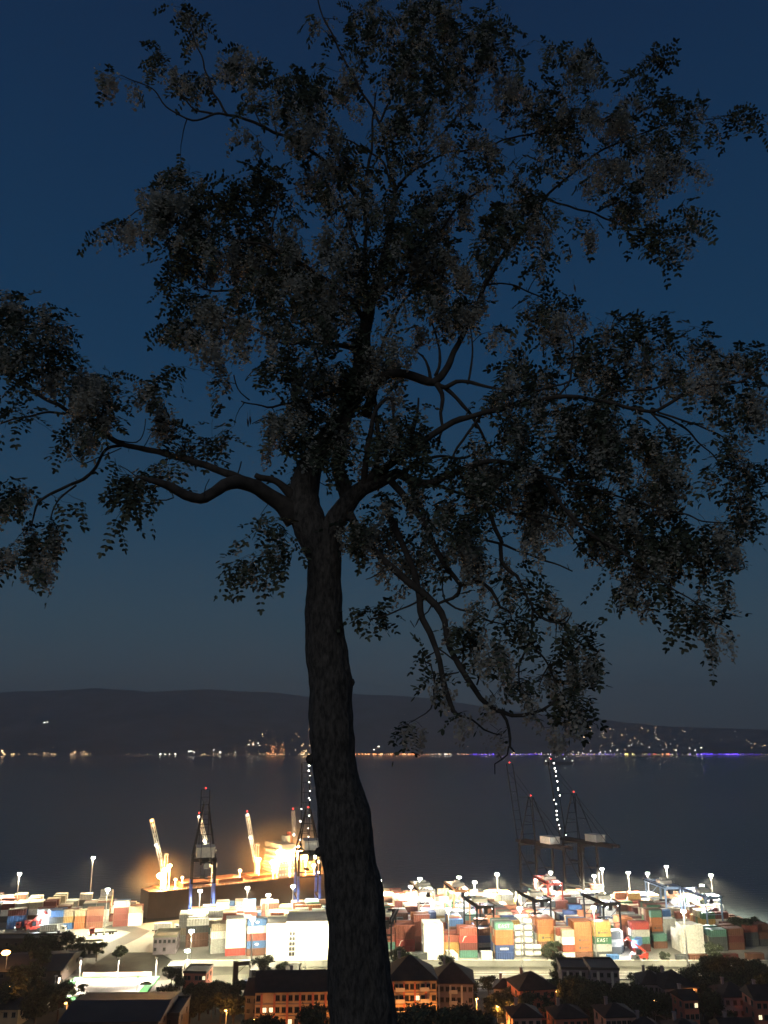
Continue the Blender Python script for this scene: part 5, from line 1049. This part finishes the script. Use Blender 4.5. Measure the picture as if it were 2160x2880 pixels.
# foliage patches traced from the photo: x, y, rx, ry, weight, kind (l leaves, b blossom, m both), depth
FO = """410 30 38 36 .8 m|405 75 26 20 .5 m|240 165 40 20 .9 b|300 187 30 16 .9 b|345 110 24 30 .9 l|370 150 35 25 .6 m|405 165 60 36 .8 m|505 145 62 52 1 b|520 95 36 26 .8 b|600 205 85 50 .9 m|555 290 34 18 .9 b|690 215 80 50 .9 m|640 170 60 30 .5 l|700 270 90 45 .9 b|640 250 50 35 .8 b
690 350 50 55 .9 b|740 340 60 60 .9 m|780 60 60 55 .8 m|700 30 40 30 .6 m|770 190 60 60 .7 b|870 50 90 60 1 m|960 40 80 55 1 m|1060 60 75 55 1 m|1110 90 28 40 .8 l|1080 60 50 20 .7 l|900 150 80 60 .9 m|880 240 60 60 .8 m|1040 170 90 60 .9 b|1010 130 80 50 .8 m|1100 200 50 50 .8 b|960 100 60 50 .8 m
930 20 180 30 .9 m|1190 135 40 40 .8 m|1230 120 55 34 .8 b|1280 105 30 30 .9 l|1255 160 60 40 .7 b|1180 200 60 50 .8 m|1250 210 70 45 .8 b|1390 125 34 35 1 l|1370 165 35 25 .9 l|1350 235 70 50 .9 b|1440 215 60 45 .9 l|1490 245 60 38 .9 m|1590 250 45 20 .7 l|1540 262 40 20 .8 l|1620 255 20 14 .5 m
1320 290 80 50 .9 b|1430 300 90 50 1 m|1470 345 70 40 1 b|1400 370 100 38 1 b|1515 355 24 35 .9 b|1210 270 80 50 .8 m|1140 250 60 50 .8 m|1200 340 60 50 .7 m|1280 360 70 40 .9 b|1060 290 60 40 .8 m|1000 300 60 50 .7 b|1340 410 60 24 .7 l|1100 400 70 60 .9 m|1050 350 40 30 .7 l
1380 440 60 26 1 m|1370 455 50 28 .9 b|1290 500 34 36 1 b|1345 460 30 20 .6 m|1415 520 42 34 1 l|1440 500 30 40 .8 m|1480 450 24 36 .9 m|1485 490 24 38 .9 m|1450 545 22 16 .8 l|1260 485 20 20 .4 l|1180 480 50 30 1 b|1150 460 60 40 .9 m|1090 470 60 50 1 m|1150 540 40 26 .9 m|1180 548 30 14 .6 m
850 300 80 70 .6 m|870 460 110 70 1 m|800 430 70 70 1 m|960 430 80 60 1 b|1000 380 80 50 .8 m|900 520 120 80 1.2 m|700 420 70 60 .8 m|740 480 80 70 1 b|830 590 130 80 1.2 m|960 560 90 60 1.2 b|1000 620 70 60 1 b|1030 520 70 50 .9 m|1060 560 45 40 .6 m|920 660 100 60 1.2 m|980 680 60 45 1 b
385 365 46 32 1 m|430 395 35 38 .9 m|365 410 65 45 1 b|330 450 70 40 1 b|390 460 70 40 1.1 m|265 470 34 24 .9 b|235 485 28 20 .8 m|430 440 40 30 .9 l|300 490 30 18 .7 b|520 390 36 30 1 l|560 370 45 26 1 l|600 350 20 30 .6 l|500 450 46 55 1 l|560 430 60 50 1 l|610 400 40 40 .6 l|640 460 40 50 .4 m|560 500 80 50 1.1 m
450 510 80 45 1.1 m|370 525 40 20 .8 l|500 560 80 50 1.1 b|400 560 50 30 .8 l|400 590 40 30 .7 l|370 600 24 18 .7 l|600 560 80 60 1.1 m|680 560 70 60 1 b|560 610 100 45 1.1 m|700 640 90 60 1.1 b|630 660 90 50 1 m|760 580 60 70 1 m|400 640 40 14 1 l|385 632 24 10 .9 l|420 690 60 46 1.1 m|480 680 50 40 1 b|380 690 34 26 .8 m|440 740 55 40 1 b|470 780 30 26 .7 m|450 815 18 20 .8 m|540 690 60 34 .9 b|600 720 60 40 .7 m
540 740 40 30 .6 b|620 760 50 30 .5 l|580 790 36 22 .6 l|650 780 60 34 .8 m|700 700 60 40 .9 m|740 680 60 60 1 m|325 820 24 26 .8 m|345 850 36 30 .8 m|350 890 32 24 .9 b|370 915 16 26 .7 m|375 800 20 12 .4 l|405 925 26 12 1 l|425 955 32 26 1.1 l|470 935 30 14 1.1 l|455 945 24 14 .9 l|390 950 20 16 .7 l
640 820 55 36 .8 m|700 800 50 50 1 m|610 895 50 36 1 b|630 920 40 26 .9 l|680 880 50 50 1 m|690 940 50 46 1.1 m|590 945 34 26 .8 b|650 975 40 24 .7 l|720 900 50 50 1 m|740 820 50 60 1 l|770 760 40 60 .9 m|830 760 60 50 .9 m|870 720 60 40 .9 b|860 870 60 40 .8 m|890 920 60 36 .7 l|820 930 60 50 1 m|740 990 30 30 .8 l|800 990 40 30 .7 m
60 680 50 42 .9 m|30 650 40 30 .9 m|100 700 45 46 .9 m|40 735 60 36 1 m|110 745 50 30 .9 l|20 690 40 50 .9 l|70 760 30 24 .6 l|20 760 18 20 .8 l|150 790 50 30 1 b|200 800 44 40 1 b|225 830 26 45 .9 l|180 850 60 40 1.1 b|200 895 46 34 1 m|165 925 40 20 .8 m|60 800 22 40 .5 l|70 870 20 26 .8 l|55 885 26 16 .7 l|130 830 30 30 .6 l|185 945 22 12 .6 b|235 860 16 40 .8 l
10 925 14 20 .6 l|30 1030 32 16 .8 l|30 1060 40 34 1 m|55 1085 20 20 .7 b|10 1080 16 24 .7 m|165 1085 14 16 .8 l|145 1068 14 8 .5 l|90 1130 40 14 .7 l|70 1160 46 28 1 m|110 1170 22 44 1 b|100 1220 30 24 .9 b|130 1230 18 12 .7 m|20 1190 30 28 .8 m|50 1200 26 20 .7 m|15 1215 16 14 .6 l|130 962 10 10 .5 l
290 1025 40 18 1.1 l|265 1035 16 20 1 l|330 1020 26 16 1 m|320 1050 30 16 .9 l|280 1070 24 26 1 l|300 1085 20 16 .8 l|262 1105 14 16 1 l|330 1075 16 20 .7 l|250 985 20 14 .6 l|340 990 14 14 .8 l|360 1008 12 10 .6 l|345 1000 10 8 .5 m|560 1120 20 16 .7 l|590 1130 30 18 .9 l|600 1160 26 22 .8 m|640 1175 16 26 .7 l|630 1150 22 18 .7 m|525 1185 22 12 1 l|545 1205 24 16 1 m|562 1195 18 22 1 l|500 1240 16 12 1 l|515 1225 16 9 .9 l|568 1238 10 14 .8 l
1150 650 36 20 .9 l|1190 650 55 30 1 l|1230 645 30 16 .9 l|1210 690 60 34 1 b|1170 690 46 24 .9 b|1270 700 50 34 .8 b|1300 680 40 24 .6 l|1350 700 45 34 1.1 l|1390 695 40 20 1 l|1440 690 20 14 .9 l|1330 730 50 34 1 m|1400 730 50 34 1 b|1430 760 30 26 .9 m|1080 710 30 20 1 b|1100 740 20 16 .7 b|1085 780 30 18 .9 l|1130 780 36 16 1 l|1100 820 36 30 1 b|1170 800 60 34 1.1 m|1240 760 50 40 1 m|1290 790 60 40 1.1 m|1340 790 60 40 1 m|1400 800 40 40 1 m
1490 740 36 26 1 m|1510 720 20 16 .8 m|1560 755 60 34 1 b|1500 780 60 36 1.1 m|1460 820 40 30 1 b|1540 810 70 30 1 b|1600 770 50 30 .8 m|1640 765 26 20 .6 l|1560 850 60 26 .6 m|1610 860 40 30 .8 m|1630 890 34 40 1 b|1600 920 24 26 .9 m|1580 890 20 26 .9 l|1540 880 24 24 .6 m|1570 930 18 16 1 l
1060 860 50 26 1 m|1140 850 60 30 1.1 m|1220 880 80 30 1 b|1290 900 90 40 1.1 m|1160 920 90 40 1.2 m|1080 940 70 40 1 m|1240 950 90 40 1.2 m|1330 920 60 50 1 b|1380 930 60 50 1.2 m|1330 980 70 40 1.2 m|1420 980 60 40 1 b|1450 920 40 30 .5 l|1060 1000 80 40 1 b|1160 990 80 40 1.1 m|1260 1000 60 30 .9 m|1390 1020 60 34 1 b|1440 1010 34 40 .9 b|1400 1060 60 34 1 b|1450 1040 50 40 1 m|1500 1000 30 20 .5 l
1560 970 34 24 .8 m|1580 1000 60 40 1 m|1620 1010 30 26 .9 l|1600 1040 46 26 .7 m|1540 1020 30 20 .6 m|1580 1080 34 40 1 m|1600 1120 26 30 .8 m|1560 1140 40 30 .7 m|1600 1135 18 10 .5 l|1550 1180 40 40 .7 b|1580 1200 30 30 .7 b|1540 1230 20 22 .6 m
930 1000 60 30 .9 l|990 1020 70 34 1 m|1060 1050 80 40 1.1 m|1140 1060 80 40 1.1 m|960 1090 60 34 .9 m|1000 1120 60 34 1 m|1230 1030 60 26 .8 l|1250 1060 60 24 1.1 l|1290 1080 60 26 1.1 l|1220 1110 40 30 .9 b|1300 1120 60 34 1.2 m|1350 1110 60 34 1.2 m|1340 1150 70 34 1.2 m|1400 1160 60 34 1.2 m|1440 1140 50 26 1.2 l|1470 1170 60 36 1.1 m|1500 1130 40 24 .9 l|1420 1200 60 26 1 b|1350 1200 40 22 1 m|1320 1195 30 20 .9 l|1180 1080 50 34 .9 m|1130 1110 50 40 1 b|1170 1140 40 40 .9 b
1030 1160 60 34 1.1 b|990 1180 50 34 1.1 b|1020 1200 36 24 1 b|1045 1230 16 14 .7 b|1100 1190 24 26 .5 b|920 1140 30 24 .6 m|880 1060 50 26 1 m|830 1080 40 24 1 m|790 1120 36 30 1 b|770 1150 34 22 1 m|780 1175 20 14 .7 l|850 1150 40 30 1 m|870 1200 40 36 1 b|900 1180 30 26 .9 m|920 1230 24 20 .8 l|905 1260 14 16 .6 b|870 1250 16 20 .7 b|925 1095 40 24 .8 m|740 1130 26 20 .8 m
820 1295 20 12 .8 l|815 1320 24 12 1 l|790 1335 22 7 .9 l|775 1332 10 6 .6 l|1100 1255 34 14 1 l|1130 1258 30 12 1 l|1100 1275 30 14 .9 m|1170 1270 34 14 1 l|1195 1295 28 24 1 m|1215 1320 18 20 .9 b|1150 1320 30 18 .5 l|1100 1325 34 14 1 l|1080 1315 20 12 .7 l|1060 1265 20 12 .7 m|1035 1300 12 26 .8 b|1130 1370 22 30 .7 l|1150 1350 30 14 .7 l|995 1370 20 20 1 l|1010 1385 14 14 .9 l|980 1360 16 12 .7 l|970 1330 12 14 .5 b|1065 1390 34 26 1 b|1090 1395 18 20 .8 b|1040 1370 14 12 .7 m
1215 1365 36 14 1 l|1265 1365 28 14 1.1 l|1200 1390 26 18 .6 l|1240 1400 40 26 1.1 m|1275 1420 22 26 1 b|1210 1430 26 18 .8 m|1250 1440 36 20 .9 b|1290 1415 12 10 .6 l|1265 1470 26 14 .9 l|1240 1500 30 26 1.1 l|1215 1490 24 20 .9 m|1265 1515 20 22 1 l|1245 1545 14 14 .6 b|1225 1530 12 18 .6 b|1145 1455 26 16 1 l|1160 1475 24 14 .9 m|1120 1470 16 14 .5 b|1080 1480 26 16 .8 m|1050 1495 20 16 .7 b|1100 1470 16 8 .6 l|1020 1450 22 14 .4 l|1150 1500 20 12 .4 b|1205 1415 20 14 .6 l
880 1560 24 14 .9 m|895 1575 14 14 .6 b|865 1570 14 8 .7 l|1185 1555 20 12 .6 b|1165 1570 14 14 .6 b|1190 1575 14 12 .5 b|985 1555 22 10 .5 b|1065 1580 18 10 .7 m|950 1440 20 12 .4 l|930 1410 12 18 .5 l|960 1470 16 12 .4 b|1395 1260 30 20 .9 m|1340 1245 30 22 1 m|1320 1260 12 12 .6 l|1370 1275 12 12 .5 b|1440 1270 20 10 .8 l|1460 1290 30 16 1 l|1490 1275 20 14 .8 l|1520 1280 24 14 .7 m|1570 1260 34 16 1 m|1590 1275 16 12 .6 b|1500 1320 24 14 1 l|1540 1340 26 12 .9 m|1545 1370 16 16 1 b|1560 1360 14 12 .8 b|1525 1325 14 10 .6 l|1480 1330 14 8 .6 l
1450 1230 26 14 .5 m|1510 1200 34 34 .7 m|1500 1160 34 30 .8 m|1550 1120 36 26 .6 m|1610 1070 16 20 .5 m|1650 1030 10 24 .6 l|1630 1140 12 8 .4 l|530 150 30 40 .6 b|1310 330 50 40 .8 b|1230 240 50 40 .6 l|1150 340 50 40 .7 l|700 120 30 30 .3 l|950 200 40 60 .6 m|1000 240 40 40 .6 m""".replace('\n', '|').split('|')
FO = [(*map(float, f.split()[:5]), f.split()[5]) for f in FO]
dens = 1.0; AT = []; LEAF = []; RAC = []
NPa = list(map(tuple, NP))
nodes = np.array(NPa); nrad = list(NR)
tips = []
for (x, y, rx, ry, w, kd) in FO:
    A = math.pi*rx*ry; w *= .72 if 620 < x < 1060 and 360 < y < 720 else 1; n = max(2, int(A*w/(390 if y < 560 and x > 430 or (x > 900 and y < 1200) else 300))); 
    dd = float(noise.noise(Vector((x*.006, y*.006, 2))))*.55-.1-(.25 if x > 900 and y > 800 else 0)
    subs = []
    for _ in range(max(2, int(A/1500))): a, q = random.uniform(0, 6.283), math.sqrt(random.random()); subs.append((x+rx*.8*q*math.cos(a), y+ry*.8*q*math.sin(a), random.uniform(-.25,.25)))
    for _ in range(n):
        sx, sy, sd = random.choice(subs); px, py = random.gauss(sx, 11), random.gauss(sy, 9)
        tips.append((T(px, py, dd+sd+random.gauss(0,.04)), kd, A))
root = np.array(T(760, 900, 0))
tips.sort(key=lambda t: float(np.min(((nodes-np.array(t[0]))**2).sum(1))))
tw = MB(); buf = np.zeros((len(nodes)+len(tips)*16, 3)); buf[:len(nodes)] = nodes; cnt = len(nodes)
ext = list(nrad)
for (p, kd, A) in tips:
    pa = np.array(p); d2 = ((buf[:cnt]-pa)**2).sum(1); k = int(np.argmin(d2+.02*np.array(0))); s = Vector(buf[k]); L_ = (p-s).length
    if L_ > .03:
        n = max(2, int(L_/.045)); mid = s.lerp(p, .5)+Vector((random.gauss(0,.1), random.gauss(0,.1), .06+random.gauss(0,.06)))*L_
        O = [s.lerp(mid, t).lerp(mid.lerp(p, t), t)+Vector((random.gauss(0,.003),random.gauss(0,.003),random.gauss(0,.003))) for t in [i/n for i in range(n+1)]]
        r0 = min(ext[k]*.7, .0028+.006*L_); Rr = [r0+(.0016-r0)*i/n for i in range(n+1)]; tube(tw, O, Rr, 4)
        m_ = min(n, 12)
        for i in range(1, n+1):
            if cnt < len(buf): buf[cnt] = O[i]; cnt += 1; ext.append(Rr[i])
        dirn = (O[-1]-O[-2]).normalized()
        for i in [n, n, n, n-1, n-1, max(1, n-2)]: LEAF.append((O[i]+Vector((random.gauss(0,.018),random.gauss(0,.03),random.gauss(0,.015))), dirn, kd))
    else: LEAF.append((p, Vector((0,0,-1)), kd))
# bare twigs
for s in [[(640,868,4,0),(610,905,3,0),(575,900,3,0),(545,915,2,0)],[(510,1035,3,-.1),(518,1010,3,-.1),(522,996,3,-.1)],[(465,1012,2,0),(466,990,2,0),(500,1002,2,0)],[(440,1070,3,-.4),(445,1050,2,-.4),(452,1035,2,-.4)],[(250,950,3,.2),(295,955,3,.2),(310,930,2,.2),(315,905,2,.2)],[(262,968,3,.2),(210,990,3,.1),(175,1000,3,.1),(150,975,2,.1),(130,955,2,.1)],[(375,1075,3,-.45),(360,1080,3,-.45),(335,1080,2,-.45)],
          [(935,1300,4,-.3),(925,1320,3,-.3),(905,1335,3,-.3),(895,1355,2,-.3),(885,1340,2,-.3)],[(960,1295,3,-.3),(955,1270,3,-.3),(958,1230,2,-.3)],[(840,1215,3,-.26),(815,1240,3,-.26),(790,1252,2,-.26)],[(830,1225,2,-.26),(810,1215,2,-.26)],[(700,1010,4,0),(715,1050,3,0),(690,1040,2,0)],[(1030,1480,4,-.46),(1040,1440,3,-.46),(1030,1425,2,-.46)],[(1010,1450,3,-.45),(1025,1435,3,-.45),(1035,1420,2,-.45)],[(990,1440,3,-.44),(1015,1410,3,-.44),(1030,1380,2,-.44)],
          [(1300,1085,4,-.5),(1350,1150,3,-.5),(1385,1140,2,-.5)],[(1090,1410,3,-.4),(1075,1440,3,-.4),(1065,1460,2,-.4)],[(1165,1330,4,-.4),(1200,1345,3,-.4),(1222,1345,3,-.4),(1235,1322,2,-.4)],[(1190,1430,3,-.4),(1175,1455,3,-.4),(1165,1480,2,-.4)]]:
    limb(tw, s, 4, 0, .03, False, jit=.01)
o = fin(tw.build('twigs', barkd, tree))
# pods
b = MB()
for (x, y) in ((304,1130),(1135,1020),(1175,1050),(1190,490),(1230,535),(1240,615),(1355,495),(1425,865),(1530,1065),(540,900),(535,905),(1445,980),(1110,785)):
    p = T(x, y, -.1); b.bar(p, p+Vector((.004,0,-.03)), .004, n=5, w2=.008); b.bar(p+Vector((.004,0,-.03)), p+Vector((.006,0,-.06)), .008, n=5, w2=.002)
    b.bar(p, p+Vector((-.002,0,.05)), .001, n=3)
fin(b.build('seed_pods', barkm, tree))
# compound leaves
LV = []; RV = []
random.shuffle(LEAF)
def compound(p, d):
    L_ = random.uniform(.10,.19); q = (d*.5+Vector((random.gauss(0,.55),random.gauss(0,.6),random.gauss(-.5,.4)))).normalized(); side = q.cross(Vector((random.gauss(0,.4),random.gauss(0,.4),1))).normalized(); nrm_ = side.cross(q)
    n = random.randint(5,7); out = []
    for i in range(1, n+1):
        f = i/n; c = p+q*L_*f+Vector((0,0,-.05*f*f))
        for s in (-1, 1):
            if random.random() < .08: continue
            a = (side*s+q*.35+nrm_*random.gauss(-.15,.25)).normalized(); out.append((c, a, q, random.uniform(.024,.050)))
    out.append((p+q*L_+Vector((0,0,-.05)), (q+Vector((0,0,-.3))).normalized(), side, .042)); return out
NL = NRc = 0
for (p, d, kd) in LEAF:
    pl = {'l':.42,'b':.07,'m':.25}[kd]; pb = {'l':.01,'b':.48,'m':.22}[kd]
    if random.random() < pl: LV += compound(p, d); NL += 1
    if random.random() < pb:
        L_ = random.uniform(.10,.17); sw = Vector((random.gauss(0,.14),random.gauss(0,.14),-1)).normalized(); NRc += 1
        for i in range(17):
            f = (i+random.random())/17; a = random.uniform(0,6.283); r = abs(random.gauss(.026,.012))*(1-.5*f); c = p+sw*(L_*f+.02)+Vector((math.cos(a)*r, math.sin(a)*r, 0))
            n1 = Vector((random.gauss(0,1),random.gauss(0,1),random.gauss(0,1))).normalized(); n2 = n1.orthogonal().normalized(); RV.append((c, n1, n2, random.uniform(.008,.016)))
def quads_leaf(Ls):
    C = np.array([l[0] for l in Ls]); A = np.array([l[1] for l in Ls]); Q = np.array([l[2] for l in Ls]); L_ = np.array([l[3] for l in Ls])[:,None]
    S_ = Q-A*(A*Q).sum(1)[:,None]; S_ /= np.linalg.norm(S_, axis=1)[:,None]; w = L_*.25
    return np.stack([C, C+A*L_*.3-S_*w, C+A*L_*.72-S_*w*.9, C+A*L_, C+A*L_*.72+S_*w*.9, C+A*L_*.3+S_*w], 1).reshape(-1,3)-np.array(TO)
def leafy(m_):
    t = m_.node_tree; b_ = t.nodes['Principled BSDF']; o_ = [n for n in t.nodes if n.type == 'OUTPUT_MATERIAL'][0]; tr = t.nodes.new('ShaderNodeBsdfTranslucent'); mx = t.nodes.new('ShaderNodeMixShader'); mx.inputs[0].default_value = .45; b_.inputs['Specular IOR Level'].default_value = .1
    t.links.new(b_.inputs['Base Color'].links[0].from_socket, tr.inputs[0]); t.links.new(b_.outputs[0], mx.inputs[1]); t.links.new(tr.outputs[0], mx.inputs[2]); t.links.new(mx.outputs[0], o_.inputs[0]); return m_
V = quads_leaf(LV); lm = leafy(mat('locust_leaflets', (.095,.115,.085), .75, vary=.5, island=True))
link('foliage', np_mesh('foliage', V, 6, [lm]), tree)
C = np.array([l[0] for l in RV]); A = np.array([l[1] for l in RV]); B_ = np.array([l[2] for l in RV]); s = np.array([l[3] for l in RV])[:,None]
V = np.stack([C-A*s, C-B_*s, C+A*s, C+B_*s], 1).reshape(-1,3)-np.array(TO)
link('blossom', np_mesh('blossom', V, 4, [leafy(mat('locust_blossom', (.43,.42,.375), .85, vary=.15, island=True))]), tree)
print('leaves', NL, len(LV), 'racemes', NRc, len(RV), 'twigs', len(tips))
HAZE = 1.8e-4
# ------------------------------------------------------------------ evening air
b = MB(); b.box((0, 3150, 235), (12400, 8500+200, 500)); hz = MB()
V = [(-6200,-600,-14),(6200,-600,-14),(6200,7600,-14),(-6200,7600,-14),(-6200,-600,520),(6200,-600,520),(6200,7600,520),(-6200,7600,520)]
hz.add(V, [(0,3,2,1),(4,5,6,7),(0,1,5,4),(1,2,6,5),(2,3,7,6),(3,0,4,7)])
m = bpy.data.materials.new('evening_haze'); m.use_nodes = True; t = m.node_tree; t.nodes.clear(); o_ = t.nodes.new('ShaderNodeOutputMaterial'); pv_ = t.nodes.new('ShaderNodeVolumePrincipled')
pv_.inputs['Color'].default_value = (.8,.82,.85,1); pv_.inputs['Density'].default_value = HAZE; pv_.inputs['Anisotropy'].default_value = .3
t.links.new(pv_.outputs[0], o_.inputs['Volume'])
o = hz.build('haze', m); o['kind'] = 'stuff'; o['category'] = 'haze'; o['label'] = 'thin evening haze over the bay and the port'
